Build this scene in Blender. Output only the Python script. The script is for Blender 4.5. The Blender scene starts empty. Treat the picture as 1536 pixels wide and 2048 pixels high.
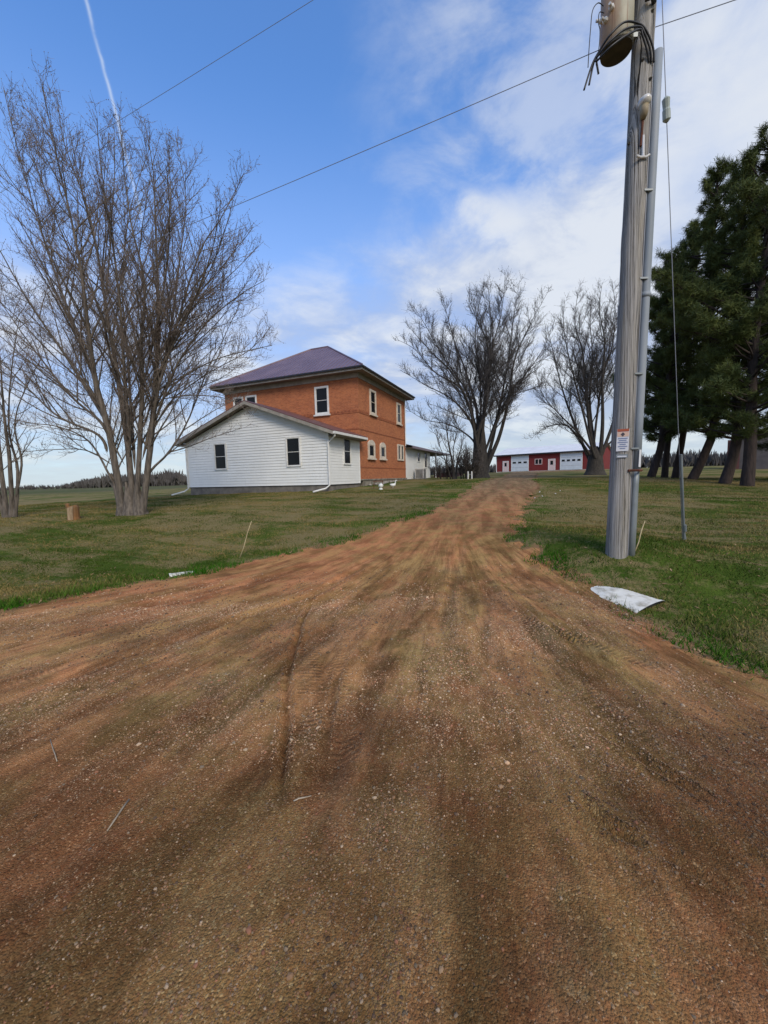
import bpy, math, random
import numpy as np
from mathutils import Vector, Matrix
random.seed(7); rng = np.random.default_rng(7)
S = bpy.context.scene; COL = S.collection
PI = math.pi; R = math.radians

# ------------------------------------------------------------------ camera
FPX = 770.0; TH = math.atan(68/770.0); RO = .025
Fv = Vector((0, math.cos(TH), -math.sin(TH))); U0 = Vector((0, math.sin(TH), math.cos(TH))); R0 = Vector((1, 0, 0))
Rv = R0*math.cos(RO) - U0*math.sin(RO); Uv = R0*math.sin(RO) + U0*math.cos(RO)
cam = bpy.data.objects.new('camera', bpy.data.cameras.new('camera')); COL.objects.link(cam)
m = Matrix((Rv, Uv, -Fv)).transposed().to_4x4(); m.translation = (0, 0, 1.6); cam.matrix_world = m
cam.data.sensor_fit = 'VERTICAL'; cam.data.sensor_height = 36; cam.data.sensor_width = 27
cam.data.lens = 36*FPX/2048; cam.data.clip_start = .05; cam.data.clip_end = 5000
S.camera = cam
def ray(px, py): return Fv + Rv*((px-768)/FPX) - Uv*((py-1024)/FPX)
def at(px, py, Y):                      # a point seen at (px,py) that stands Y metres away
    d = ray(px, py); return Vector((0, 0, 1.6)) + d*(Y/d.y)
def azel(px, py): d = ray(px, py).normalized(); return math.atan2(d.x, d.y), math.asin(d.z)

# ------------------------------------------------------------------ node maths
class E:
    nt = None
    def __init__(s, sock): s.s = sock
    @staticmethod
    def op(kind, *a, clamp=False):
        n = E.nt.nodes.new('ShaderNodeMath'); n.operation = kind; n.use_clamp = clamp
        for i, v in enumerate(a):
            if isinstance(v, E): E.nt.links.new(v.s, n.inputs[i])
            else: n.inputs[i].default_value = v
        return E(n.outputs[0])
    def __add__(s, o): return E.op('ADD', s, o)
    __radd__ = __add__
    def __sub__(s, o): return E.op('SUBTRACT', s, o)
    def __rsub__(s, o): return E.op('SUBTRACT', o, s)
    def __mul__(s, o): return E.op('MULTIPLY', s, o)
    __rmul__ = __mul__
    def __truediv__(s, o): return E.op('DIVIDE', s, o)
    def cl(s): return E.op('ADD', s, 0., clamp=True)
    def mx(s, o): return E.op('MAXIMUM', s, o)
def smooth(e, a, b):
    n = E.nt.nodes.new('ShaderNodeMapRange'); n.interpolation_type = 'SMOOTHSTEP'
    E.nt.links.new(e.s, n.inputs[0]); n.inputs[1].default_value = a; n.inputs[2].default_value = b
    return E(n.outputs[0])
def comb(x, y, z=0.):
    n = E.nt.nodes.new('ShaderNodeCombineXYZ')
    for i, v in enumerate((x, y, z)):
        if isinstance(v, E): E.nt.links.new(v.s, n.inputs[i])
        else: n.inputs[i].default_value = v
    return n.outputs[0]
def sep(v):
    n = E.nt.nodes.new('ShaderNodeSeparateXYZ'); E.nt.links.new(v, n.inputs[0]); return [E(o) for o in n.outputs]
def noise(v, scale, det=3, rough=.5, dist=0.):
    n = E.nt.nodes.new('ShaderNodeTexNoise'); E.nt.links.new(v, n.inputs['Vector'])
    n.inputs['Scale'].default_value = scale; n.inputs['Detail'].default_value = det
    n.inputs['Roughness'].default_value = rough; n.inputs['Distortion'].default_value = dist
    return E(n.outputs[0])
def voro(v, scale, out=0, feat='F1'):
    n = E.nt.nodes.new('ShaderNodeTexVoronoi'); n.feature = feat; E.nt.links.new(v, n.inputs['Vector'])
    n.inputs['Scale'].default_value = scale; return n.outputs[out]
def mix(f, a, b, mode='MIX'):
    n = E.nt.nodes.new('ShaderNodeMix'); n.data_type = 'RGBA'; n.blend_type = mode
    for i, v in ((0, f), (6, a), (7, b)):
        if isinstance(v, E): v = v.s
        if isinstance(v, (tuple, list)): v = tuple(v)+(1,) if len(v) == 3 else v
        if isinstance(v, (tuple, float, int)): n.inputs[i].default_value = v
        else: E.nt.links.new(v, n.inputs[i])
    return n.outputs[2]

# ------------------------------------------------------------------ sky, sun, exposure
SUN_AZ, SUN_EL = R(158), R(38)          # azimuth from +Y towards +X; the sun is behind the camera, a little to the right
W = bpy.data.worlds.new('World'); S.world = W; W.use_nodes = True; E.nt = W.node_tree; E.nt.nodes.clear()
sky = E.nt.nodes.new('ShaderNodeTexSky'); sky.sky_type = 'NISHITA'; sky.sun_disc = False
sky.sun_elevation = SUN_EL; sky.sun_rotation = SUN_AZ; sky.air_density = 1.0; sky.dust_density = .6; sky.ozone_density = 2.2
tc = E.nt.nodes.new('ShaderNodeTexCoord'); G = tc.outputs['Generated']
x, y, z = sep(G)
az = E.op('ARCTAN2', x, y); el = E.op('ARCSINE', z)
zz = z.mx(0.) + .16
pl = comb(x/zz, y/zz)                     # a flat cloud layer
rx = (x*.86+y*.5)/zz; ry = (y*.86-x*.5)/zz
n1 = noise(comb(rx*.55, ry*1.3), 1.6, 7, .56, .5)
n2 = noise(pl, 3.6, 8, .62, .4)
n3 = noise(pl, 1.1, 5, .5, .3)
n4 = noise(comb(az*1.0, el*2.6), 5.0, 6, .55, .6)
def patch(px, py, w, h, ang, soft=1.0, wb=1.0):   # an elliptical patch of sky round the direction of (px,py); sizes in degrees
    a0, e0 = azel(px, py); c, s = math.cos(R(ang)), math.sin(R(ang)); k = 1/math.cos(e0)
    wob = (n2-.5)*(.30*wb); wo2 = (n1-.5)*(.35*wb)
    da = (az-a0)*math.cos(e0)+wob; de = el-e0+wo2
    u = (da*c+de*s)/R(w); v = (de*c-da*s)/R(h)
    d = u*u+v*v
    return E.op('EXPONENT', d*(-1.0*soft))
cover = (n3-.5)*1.0 + (n2-.5)*1.05 + (n1-.5)*1.15 + (n4-.5)*.6
cover = cover + smooth(az, -.5, .85)*.60 - .05
cover = cover + smooth(el, .70, .10)*.74
cover = cover - patch(400, 110, 30, 22, -8)*.85 - patch(560, 360, 11, 8, 0)*.28 - patch(1010, 300, 13, 7, 20)*.55 - patch(800, 430, 8, 3, 0)*.35 - patch(1080, 440, 5, 3, -20)*.25 - patch(1440, 400, 6, 5, 60)*.3
cover = cover + patch(1330, 330, 26, 8, 60)*.35 + patch(1000, 600, 22, 8, 10)*.45 + patch(1480, 60, 18, 22, 0)*.12
cover = cover + patch(875, 372, 9, 1.7, -22, 1., .35)*.62 + patch(985, 440, 6, 1.5, -42, 1., .35)*.35 + patch(950, 500, 14, 4, 8)*.5 + patch(60, 620, 16, 9, 0)*.5 + patch(560, 600, 12, 10, 10)*.4
veil = smooth(n2*.5+n1*.3+n4*.2+smooth(az, -.25, .4)*.10, .47, .66)*smooth(az, -.14, .24)*.5
c1 = (smooth(cover, -.3, 1.15)*.92).mx(veil)
body = smooth(patch(875, 372, 9, 1.9, -22, 1., .35)*.30+patch(985, 440, 6, 1.7, -42, 1., .35)*.2+n2*.45+n1*.55+(n4-.5)*smooth(el, .60, .20)*.9+smooth(el, .05, .75)*.16+smooth(el, .05, .75)*.0+patch(1330, 330, 30, 5, 60)*.2, .42, .72)
CS = 1/.15
low = mix(body, tuple(c*CS for c in (.42, .50, .69)), tuple(c*CS for c in (.78, .82, .88)))
skyc0 = mix(1.0, sky.outputs[0], (1.0, 1.46, 1.96), 'MULTIPLY')
skyc = mix(smooth(el, .78, .18)*.55, skyc0, tuple(c*CS for c in (.50, .59, .80)))
col = mix(c1, skyc, low)
# a pale band of thin bright air low over the horizon
hz = E.op('POWER', 1-smooth(el, -.02, .30), 2.0)
col = mix(hz*.75, col, tuple(c*CS for c in (.68, .78, .80)))
# one contrail, high on the left
a = ray(172, 0).normalized(); b = ray(228, 218).normalized(); nn = a.cross(b).normalized(); md = (a+b).normalized()
dd = x*nn.x+y*nn.y+z*nn.z; al = x*md.x+y*md.y+z*md.z
ct = E.op('EXPONENT', (dd+(n2-.5)*.012)*(dd+(n2-.5)*.012)*(-1/(2*.0016**2)))*smooth(al, .972, .985)*smooth(n2, .25, .6)
col = mix(ct*.5, col, tuple(c*CS for c in (.75, .84, .95)))
bg = E.nt.nodes.new('ShaderNodeBackground'); E.nt.links.new(col, bg.inputs[0]); bg.inputs[1].default_value = .15
wo = E.nt.nodes.new('ShaderNodeOutputWorld'); E.nt.links.new(bg.outputs[0], wo.inputs[0])
sun = bpy.data.objects.new('sun', bpy.data.lights.new('sun', 'SUN')); COL.objects.link(sun)
sun.data.energy = 2.5; sun.data.angle = R(20); sun.data.color = (1, .87, .70)
sd = Vector((math.sin(SUN_AZ)*math.cos(SUN_EL), math.cos(SUN_AZ)*math.cos(SUN_EL), math.sin(SUN_EL)))
sun.rotation_euler = sd.to_track_quat('Z', 'Y').to_euler()
V = S.view_settings; V.view_transform = 'Standard'; V.look = 'None'; V.exposure = 0.0; V.gamma = 1

# ------------------------------------------------------------------ materials
def mat(name, fn=None, col=(.5, .5, .5), rough=.8, metal=0., spec=.5):
    m = bpy.data.materials.new(name); m.use_nodes = True; E.nt = m.node_tree
    b = E.nt.nodes['Principled BSDF']; b.inputs['Base Color'].default_value = (*col, 1)
    b.inputs['Roughness'].default_value = rough; b.inputs['Metallic'].default_value = metal; b.inputs['Specular IOR Level'].default_value = spec
    if fn: fn(b)
    return m
def ocoord(): return E.nt.nodes.new('ShaderNodeTexCoord').outputs['Object']
def link(a, b): E.nt.links.new(a.s if isinstance(a, E) else a, b)
def bump(b, h, strength, dist):
    n = E.nt.nodes.new('ShaderNodeBump'); n.inputs['Strength'].default_value = strength; n.inputs['Distance'].default_value = dist
    link(h, n.inputs['Height']); link(n.outputs[0], b.inputs['Normal'])
def vary(c1, c2, scale, stretch=(1, 1, 1), rough=.8, bs=.0, bd=.01, metal=0., spec=.4, det=5, lo=.3, hi=.7):
    def fn(b):
        x, y, z = sep(ocoord()); v = comb(x*stretch[0], y*stretch[1], z*stretch[2]); n = noise(v, scale, det, .6)
        link(mix(smooth(n, lo, hi), c1, c2), b.inputs['Base Color'])
        if bs: bump(b, n, bs, bd)
    return lambda name: mat(name, fn, rough=rough, metal=metal, spec=spec)
M = {}
def f_brick(b):
    x, y, z = sep(ocoord()); v = comb(x+y, z)
    n = E.nt.nodes.new('ShaderNodeTexBrick'); link(v, n.inputs['Vector'])
    n.inputs['Scale'].default_value = 1; n.inputs['Brick Width'].default_value = .215; n.inputs['Row Height'].default_value = .075
    n.inputs['Mortar Size'].default_value = .006; n.inputs['Mortar Smooth'].default_value = .3; n.inputs['Bias'].default_value = -.1
    n.inputs['Color1'].default_value = (.45, .148, .060, 1); n.inputs['Color2'].default_value = (.27, .080, .038, 1); n.inputs['Mortar'].default_value = (.42, .25, .15, 1)
    big = noise(v, .7, 5, .6); fine = noise(v, 9, 4, .6)
    c = mix(smooth(big, .3, .75)*.55, n.outputs[0], (.47, .185, .085)); c = mix(smooth(fine, .45, .85)*.6, c, (.17, .06, .035))
    link(c, b.inputs['Base Color']); bump(b, 1-E(n.outputs[1]), .6, .008)
M['brick'] = mat('brick', f_brick, rough=.9, spec=.2)
M['brick_dark'] = vary((.22, .065, .035), (.34, .12, .05), 6, rough=.9)('dark_brick')
def f_siding(b):
    x, y, z = sep(ocoord()); v = comb(x+y, z); n = noise(v, 1.3, 6, .65); s = noise(comb((x+y)*6, z*.5), 1.2, 4, .6); w = noise(comb((x+y)*1.2, z*9), 2, 3, .6)
    c = mix(smooth(n, .3, .8)*.5, (.76, .77, .75), (.64, .65, .63)); c = mix(smooth(s, .55, .85)*.35, c, (.46, .46, .43))
    link(c, b.inputs['Base Color']); bump(b, w, .25, .006)
M['siding'] = mat('white_vinyl_siding', f_siding, rough=.45, spec=.4)
M['white'] = vary((.74, .74, .72), (.60, .60, .57), 5, rough=.5)('white_painted_trim')
M['cream'] = vary((.66, .60, .50), (.50, .44, .36), 6, rough=.6)('cream_trim')
M['fascia'] = vary((.36, .33, .28), (.25, .23, .20), 3, rough=.6)('weathered_fascia')
M['soffit'] = vary((.22, .19, .15), (.14, .12, .10), 2, rough=.8)('brown_soffit')
M['roof'] = vary((.150, .098, .118), (.20, .135, .155), .8, rough=.42, metal=.2, spec=.6)('maroon_metal_roof')
M['roofred'] = vary((.12, .055, .055), (.17, .08, .07), 1.5, rough=.5, metal=.1, spec=.5)('maroon_shingle_roof')
M['glass'] = mat('dark_window_glass', col=(.006, .007, .009), rough=.18, spec=.22)
M['stone'] = vary((.30, .27, .22), (.14, .125, .10), 3, rough=.9, bs=.5, bd=.03)('foundation_stone')
M['concrete'] = vary((.20, .18, .155), (.11, .10, .09), 2.2, rough=.9, bs=.4, bd=.02)('old_concrete')
M['slab'] = vary((.55, .53, .50), (.42, .40, .37), 3, rough=.8)('pale_slab')
M['wood'] = vary((.175, .16, .145), (.32, .30, .275), 5, (9, 9, .35), rough=.9, bs=.9, bd=.02, det=7)('weathered_grey_pole_wood')
def f_pole(b):
    x, y, z = sep(ocoord()); ang = E.op('ARCTAN2', y, x)
    v = comb(ang*2.2, 0., z*.16); n = noise(v, 5, 9, .7, .4); cr = noise(comb(ang*7.0, 3., z*.22), 3, 6, .7, .6); big = noise(comb(ang*.7, 0., z*.35), 2.5, 4, .6)
    c = mix(smooth(n, .3, .72), (.19, .18, .165), (.48, .455, .42)); c = mix(smooth(big, .45, .75)*.6, c, (.33, .29, .215))
    c = mix(smooth(cr, .565, .60)*1.0, c, (.025, .022, .02))
    link(c, b.inputs['Base Color']); bump(b, n*.5-smooth(cr, .53, .66)*1.6, 1.0, .02)
M['pole'] = mat('weathered_pole_wood', f_pole, rough=.92, spec=.15)
M['galv'] = vary((.17, .19, .195), (.27, .295, .30), 3, (1, 1, .4), rough=.5, metal=.35)('galvanised_steel')
M['pvc'] = vary((.20, .228, .248), (.28, .305, .325), 3, (1, 1, .3), rough=.6)('grey_plastic_guard')
M['rust'] = vary((.16, .05, .025), (.08, .035, .02), 9, rough=.9)('rusty_steel')
M['insul'] = vary((.30, .34, .30), (.42, .46, .42), 8, rough=.5)('grey_green_insulator')
M['black'] = mat('black_cable', col=(.012, .012, .014), rough=.5)
M['wire'] = mat('aluminium_wire', col=(.22, .23, .26), rough=.5, metal=.3)
def f_tank(b):
    x, y, z = sep(ocoord()); n = noise(comb(x*2.5, y*2.5, z*.8), 3, 7, .65); st = noise(comb(x*14, y*14, z*.5), 1.3, 4, .6)
    c = mix(smooth(n, .4, .7), (.35, .32, .22), (.27, .25, .17)); rr = smooth(x*-1+n*.22, .10, .30)*.8
    c = mix(rr, c, (.33, .17, .07)); c = mix(smooth(st, .56, .70)*.8, c, (.18, .09, .04)); link(c, b.inputs['Base Color'])
M['tank'] = mat('rust_stained_tank_paint', f_tank, rough=.55)
M['tankdark'] = vary((.035, .032, .025), (.075, .065, .045), 6, rough=.8)('dark_tank_bottom')
M['porc'] = mat('porcelain', col=(.62, .60, .56), rough=.25); M['tan'] = vary((.33, .27, .17), (.22, .17, .10), 8, rough=.6)('tan_fibre')
M['signw'] = mat('sign_white', col=(.62, .62, .63), rough=.5); M['signo'] = mat('sign_orange', col=(.36, .08, .03), rough=.5)
M['signb'] = mat('sign_ink', col=(.06, .05, .06), rough=.6); M['signl'] = mat('sign_blue_text', col=(.16, .20, .34), rough=.6); M['signk'] = mat('sign_peach', col=(.62, .42, .31), rough=.5)
def f_barn(b):
    x, y, z = sep(ocoord()); n = noise(comb(x, y, z*.6), 1.1, 5, .6)
    link(mix(n, (.135, .018, .018), (.20, .035, .032)), b.inputs['Base Color'])
    bump(b, E.op('PINGPONG', x+y, .115), .6, .12)
M['barn'] = mat('barn_red_metal', f_barn, rough=.7, spec=.2)
M['barnroof'] = vary((.62, .63, .65), (.72, .73, .75), .7, rough=.45, metal=.15)('pale_metal_roof')
M['door'] = vary((.58, .63, .66), (.50, .55, .58), 2, rough=.5)('pale_door_panel'); M['pinkdoor'] = vary((.66, .52, .49), (.58, .45, .42), 2, rough=.5)('cream_door')
M['bark'] = vary((.060, .050, .040), (.165, .138, .11), 3.2, (5, 5, .7), rough=.95, bs=1., bd=.03, det=7)('grey_brown_bark')
M['twig'] = vary((.125, .096, .078), (.235, .188, .155), 2, rough=.85, spec=.2)('twig')
M['darkbark'] = vary((.024, .021, .018), (.060, .052, .043), 3, (5, 5, .7), rough=.95, bs=1., bd=.03, det=7)('dark_bark')
M['darktwig'] = vary((.058, .050, .046), (.115, .10, .088), 2, rough=.9, spec=.15)('dark_twig')
M['pinebark'] = vary((.022, .016, .013), (.052, .036, .030), 3, (4, 4, .7), rough=.95, bs=1., bd=.04, det=7)('pine_bark')
def f_needle(b):
    n = noise(ocoord(), .8, 4, .6); n2 = noise(ocoord(), 9, 2, .6)
    c = mix(smooth(n, .35, .7), (.050, .068, .017), (.105, .125, .030)); link(mix(smooth(n2, .45, .8)*.5, c, (.12, .145, .05)), b.inputs['Base Color'])
M['needle'] = mat('pine_needles', f_needle, rough=.7, spec=.2)
M['wood_far'] = vary((.070, .064, .062), (.105, .098, .090), .05, rough=1.)('far_bare_wood')
M['log'] = vary((.34, .25, .15), (.20, .13, .07), 6, (2, 2, .5), rough=.9, bs=.5)('split_log_wood'); M['logside'] = vary((.14, .09, .05), (.24, .11, .035), 6, (3, 3, .5), rough=.9)('log_bark')
M['straw'] = vary((.50, .42, .24), (.36, .28, .15), 12, rough=.8)('dry_stalk')
M['culv'] = vary((.68, .66, .58), (.34, .31, .24), 7, rough=.85, bs=.6, bd=.02, det=8, lo=.42, hi=.72)('chalky_white_culvert'); M['inside'] = mat('painted_pipe_shade', col=(.012, .012, .012), rough=.9)
M['shedgrey'] = vary((.085, .075, .075), (.12, .105, .10), 1.5, rough=.8)('grey_shed_wall'); M['shedred'] = vary((.14, .055, .045), (.10, .045, .04), 2, rough=.8)('maroon_trim')
M['deck'] = vary((.07, .022, .024), (.04, .015, .018), 3, rough=.8)('dark_red_deck'); M['ac'] = vary((.10, .10, .10), (.2, .2, .2), 8, rough=.6)('grey_metal_box')
M['rock'] = vary((.32, .30, .27), (.17, .16, .14), 6, rough=.9, bs=.5, bd=.02)('fieldstone'); M['orn'] = mat('white_ceramic', col=(.68, .68, .62), rough=.4)
M['stick'] = vary((.42, .36, .27), (.25, .20, .14), 20, rough=.9)('bare_stick')

# ------------------------------------------------------------------ mesh helpers
def npmesh(name, v, groups, mats, smooth_=False, cols=None):
    """groups: list of (faces array (n,k), material index)"""
    me = bpy.data.meshes.new(name); v = np.asarray(v, np.float32); me.vertices.add(len(v)); me.vertices.foreach_set('co', v.ravel())
    tot = []; mi = []; li = []
    for f, k in groups:
        f = np.asarray(f, np.int32)
        if len(f) == 0: continue
        li.append(f.ravel()); tot.append(np.full(len(f), f.shape[1], np.int32)); mi.append(np.full(len(f), k, np.int32))
    li = np.concatenate(li); tot = np.concatenate(tot); mi = np.concatenate(mi)
    me.loops.add(len(li)); me.loops.foreach_set('vertex_index', li); me.polygons.add(len(tot))
    st = np.zeros(len(tot), np.int32); st[1:] = np.cumsum(tot)[:-1]
    me.polygons.foreach_set('loop_start', st); me.polygons.foreach_set('material_index', mi)
    me.polygons.foreach_set('use_smooth', np.full(len(tot), smooth_))
    for mm in mats: me.materials.append(mm)
    if cols is not None:
        at_ = me.color_attributes.new('tone', 'FLOAT_COLOR', 'POINT'); at_.data.foreach_set('color', np.asarray(cols, np.float32).ravel())
    me.update(); me.validate(); return me
def tag(o, label=None, cat=None, group=None, kind=None):
    for k, v in (('label', label), ('category', cat), ('group', group), ('kind', kind)):
        if v: o[k] = v
    return o
def obj(name, me, parent=None):
    o = bpy.data.objects.new(name, me); COL.objects.link(o)
    if parent: o.parent = parent
    return o
def thing(name, loc, label, cat, group=None, rz=0.):
    o = bpy.data.objects.new(name, None); COL.objects.link(o); o.location = loc; o.rotation_euler = (0, 0, rz)
    o.empty_display_size = .2
    return tag(o, label, cat, group)
class MB:
    def __init__(s): s.v = []; s.f = []; s.m = []
    def face(s, pts, m=0):
        i = len(s.v); s.v += [tuple(p) for p in pts]; s.f.append(tuple(range(i, i+len(pts)))); s.m.append(m)
    def box(s, x0, x1, y0, y1, z0, z1, m=0):
        i = len(s.v); s.v += [(x, y, z) for x in (x0, x1) for y in (y0, y1) for z in (z0, z1)]
        for q in ((0, 1, 3, 2), (4, 6, 7, 5), (0, 4, 5, 1), (2, 3, 7, 6), (0, 2, 6, 4), (1, 5, 7, 3)): s.f.append(tuple(i+k for k in q)); s.m.append(m)
    def prism(s, poly, d, m=0):           # poly: 3-D points, extruded by vector d
        n = len(poly); i = len(s.v); d = Vector(d); s.v += [tuple(p) for p in poly]+[tuple(Vector(p)+d) for p in poly]
        s.f.append(tuple(range(i, i+n))); s.m.append(m); s.f.append(tuple(range(i+2*n-1, i+n-1, -1))); s.m.append(m)
        for k in range(n): s.f.append((i+k, i+(k+1) % n, i+n+(k+1) % n, i+n+k)); s.m.append(m)
    def tube(s, pts, rad, k=10, m=0, cap=True):
        pts = [Vector(p) for p in pts]; n = len(pts)
        if not isinstance(rad, (list, tuple)): rad = [rad]*n
        i = len(s.v); ref = None
        for j, p in enumerate(pts):
            t = (pts[min(j+1, n-1)]-pts[max(j-1, 0)]).normalized()
            if ref is None: ref = t.orthogonal().normalized()
            ref = (ref-t*ref.dot(t)).normalized(); b = t.cross(ref)
            for q in range(k):
                a = 2*PI*q/k; s.v.append(tuple(p+(ref*math.cos(a)+b*math.sin(a))*rad[j]))
        for j in range(n-1):
            for q in range(k):
                a, b = i+j*k+q, i+j*k+(q+1) % k; s.f.append((a, b, b+k, a+k)); s.m.append(m)
        if cap: s.f.append(tuple(range(i+k-1, i-1, -1))); s.m.append(m); s.f.append(tuple(range(i+(n-1)*k, i+n*k))); s.m.append(m)
    def build(s, name, mats, parent=None, sm=False, bev=0.):
        if not isinstance(mats, (list, tuple)): mats = [mats]
        me = bpy.data.meshes.new(name); me.from_pydata(s.v, [], s.f); me.polygons.foreach_set('material_index', s.m)
        me.polygons.foreach_set('use_smooth', [sm]*len(s.f))
        for mm in mats: me.materials.append(M[mm] if isinstance(mm, str) else mm)
        me.update(); o = obj(name, me, parent)
        if bev: b = o.modifiers.new('bevel', 'BEVEL'); b.width = bev; b.segments = 2; b.limit_method = 'ANGLE'
        return o

# ------------------------------------------------------------------ terrain
CP = np.array([(-6, 0, 0), (0, 0, 0), (6, -1, 0), (-5, 3, 0), (2, 3, 0), (0, 5, 0), (-5.1, 4.6, 0), (2.4, 4.8, .0), (-1, 6.5, .03), (2, 6.2, .05), (-10, 4, 0),
    (-6.5, 7.0, -.10), (-9, 6.6, -.05), (-3.6, 7.6, -.03), (3.75, 4.4, -.20), (4.6, 3.2, -.17), (6.5, 2.6, -.05), (3.1, 5.6, .06), (3.65, 6, .31), (6.03, 7.7, .22), (7, 5.5, .2),
    (0, 8, .18), (2.5, 11.6, .60), (6.5, 19.5, 1.28), (8.6, 34, 1.40), (20.8, 38, 1.36), (14, 40, 1.66), (-8.85, 13.5, .52), (-13.2, 13.5, .52), (-11.5, 13, .47),
    (-4, 12, .48), (-11.8, 23.4, .84), (-2.7, 19.4, 1.0), (-1, 22.8, 1.12), (1.9, 31, 1.40), (4.8, 38, 1.5), (-10, 32, 1.1), (23.5, 80, 2.15), (36.3, 69, 2.2), (20, 58, 2.0), (45, 66, 2.2),
    (8, 9.5, .33), (12, 10, .4), (15, 22, 1.25), (18.3, 24.5, 1.12), (16, 18.5, .96), (20, 15, .7), (30, 30, 1.4), (60, 70, 2.3), (-30, 40, .45), (-60, 80, .1), (-170, 200, -.3),
    (-50, 200, .1), (20, 200, 2.0), (200, 200, 3.), (-900, 900, -2), (0, 1200, 0), (900, 900, 4), (-60, 0, -.2), (60, 0, 0), (0, -60, 0), (-22, 26, .50), (0, -1500, 0), (-1500, 0, 0), (1500, 0, 0)], float)
def phi(r): return np.sqrt(r*r+1.5)
_K = phi(np.hypot(CP[:, None, 0]-CP[None, :, 0], CP[:, None, 1]-CP[None, :, 1]))
_A = np.block([[_K, np.ones((len(CP), 1))], [np.ones((1, len(CP))), np.zeros((1, 1))]])
_w = np.linalg.solve(_A, np.r_[CP[:, 2], 0])
def H(x, y):
    x = np.asarray(x, float); y = np.asarray(y, float); o = np.full(x.shape, _w[-1])
    for i in range(len(CP)): o = o + _w[i]*phi(np.hypot(x-CP[i, 0], y-CP[i, 1]))
    return o
def h1(x, y): return float(H(np.array([x]), np.array([y]))[0])
_T = rng.random((256, 256))
def vn(x, y, seed=0):                     # value noise, 0..1
    x = x+seed*17.3; y = y+seed*9.1; xi = np.floor(x).astype(int); yi = np.floor(y).astype(int); fx = x-xi; fy = y-yi
    fx = fx*fx*(3-2*fx); fy = fy*fy*(3-2*fy); g = lambda a, b: _T[a & 255, b & 255]
    return (g(xi, yi)*(1-fx)+g(xi+1, yi)*fx)*(1-fy)+(g(xi, yi+1)*(1-fx)+g(xi+1, yi+1)*fx)*fy
def fbm(x, y, o=4, seed=0):
    s = 0; a = .5
    for k in range(o): s = s+a*(vn(x*2**k, y*2**k, seed+k)-.5); a *= .5
    return s
GP = np.array([(-60, 25.4), (-12, 6.2), (-7, 4.55), (-5.2, 5.05), (-4.3, 6.0), (-3.4, 7.0), (-1.85, 8.15), (-.4, 9.3), (1.25, 11.4), (3.3, 15.2), (5.0, 20), (9.5, 31), (15, 46), (21, 62), (21.5, 77.5), (26, 76), (36.2, 67.8), (42, 62),
    (34, 55), (22, 52), (18.2, 46), (13, 33), (8.1, 20.5), (6.1, 15.6), (4.1, 11.3), (3.0, 8.6), (2.55, 7.4), (2.7, 6.3), (3.0, 5.5), (2.95, 4.6), (2.95, 3.6), (3.1, 2.9), (4.2, 1.6), (60, -21), (60, -28), (-60, 18)], float)
def sdist(x, y):                          # signed distance inside the gravel (positive inside)
    d = np.full(x.shape, 1e9); ins = np.zeros(x.shape, bool); n = len(GP)
    for i in range(n):
        ax, ay = GP[i]; bx, by = GP[(i+1) % n]; ex, ey = bx-ax, by-ay
        t = np.clip(((x-ax)*ex+(y-ay)*ey)/(ex*ex+ey*ey), 0, 1); d = np.minimum(d, np.hypot(x-ax-t*ex, y-ay-t*ey))
        c = ((ay > y) != (by > y)); xx = ax+(y-ay)*ex/(ey if ey else 1e-9); ins ^= c & (x < xx)
    return np.where(ins, d, -d)
def sd_n(x, y): return sdist(x, y) + (fbm(x*2.2, y*2.2, 4, 5)*.55+fbm(x*.5, y*.5, 2, 8)*.6+fbm(x*6, y*6, 3, 9)*.7)*np.clip((np.hypot(x, y)-1)/8+.35, .35, 1)
RUTS = []                                  # wheel tracks: ground polylines, depth, width
def rut(pts, depth, width, berm=.5): RUTS.append((np.array([tuple(at(p[0], p[1], 1.6*FPX/(p[1]-958-(768-p[0])*.025)))[:2] for p in pts]), depth, width, berm))
rut([(632, 1180), (600, 1260), (578, 1340), (572, 1440), (568, 1560), (560, 1680)], .038, .028, .8)
rut([(668, 1200), (650, 1300), (655, 1420), (665, 1560), (655, 1640)], .012, .08)
rut([(760, 1120), (640, 1190), (430, 1260), (200, 1350), (0, 1420)], .022, .09, .8)
rut([(800, 1130), (600, 1230), (330, 1360), (0, 1560)], .015, .13)
rut([(720, 1110), (500, 1170), (250, 1225), (0, 1265)], .016, .14)
rut([(820, 1140), (640, 1280), (420, 1480), (150, 1760), (40, 1950)], .014, .10)
rut([(940, 1130), (1000, 1230), (1130, 1350), (1330, 1480), (1536, 1600)], .020, .10, .8)
rut([(910, 1150), (960, 1300), (1060, 1450), (1240, 1640), (1500, 1850)], .016, .08)
rut([(1150, 1640), (1190, 1690), (1230, 1730), (1290, 1760)], .022, .030, .9)
rut([(1310, 1770), (1400, 1830), (1480, 1900)], .012, .030, .9)
rut([(975, 1140), (1100, 1230), (1300, 1330), (1536, 1430)], .018, .12)
rut([(880, 1180), (880, 1280), (935, 1400), (1040, 1560), (1180, 1800)], .012, .09)
rut([(850, 1170), (760, 1300), (700, 1500), (560, 1800)], .012, .12)
rut([(930, 1100), (905, 1180), (890, 1260)], .018, .07)
rut([(975, 1200), (960, 1300), (990, 1400)], .012, .06)
rut([(520, 1230), (380, 1310), (200, 1380)], .02, .03, .9); rut([(1010, 1200), (1120, 1290), (1290, 1380)], .02, .035, .9); rut([(690, 1330), (660, 1440), (640, 1560)], .018, .028, .9); rut([(1180, 1480), (1300, 1570), (1460, 1680)], .018, .03, .9); rut([(120, 1640), (60, 1740), (20, 1860)], .014, .03, .9)
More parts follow.
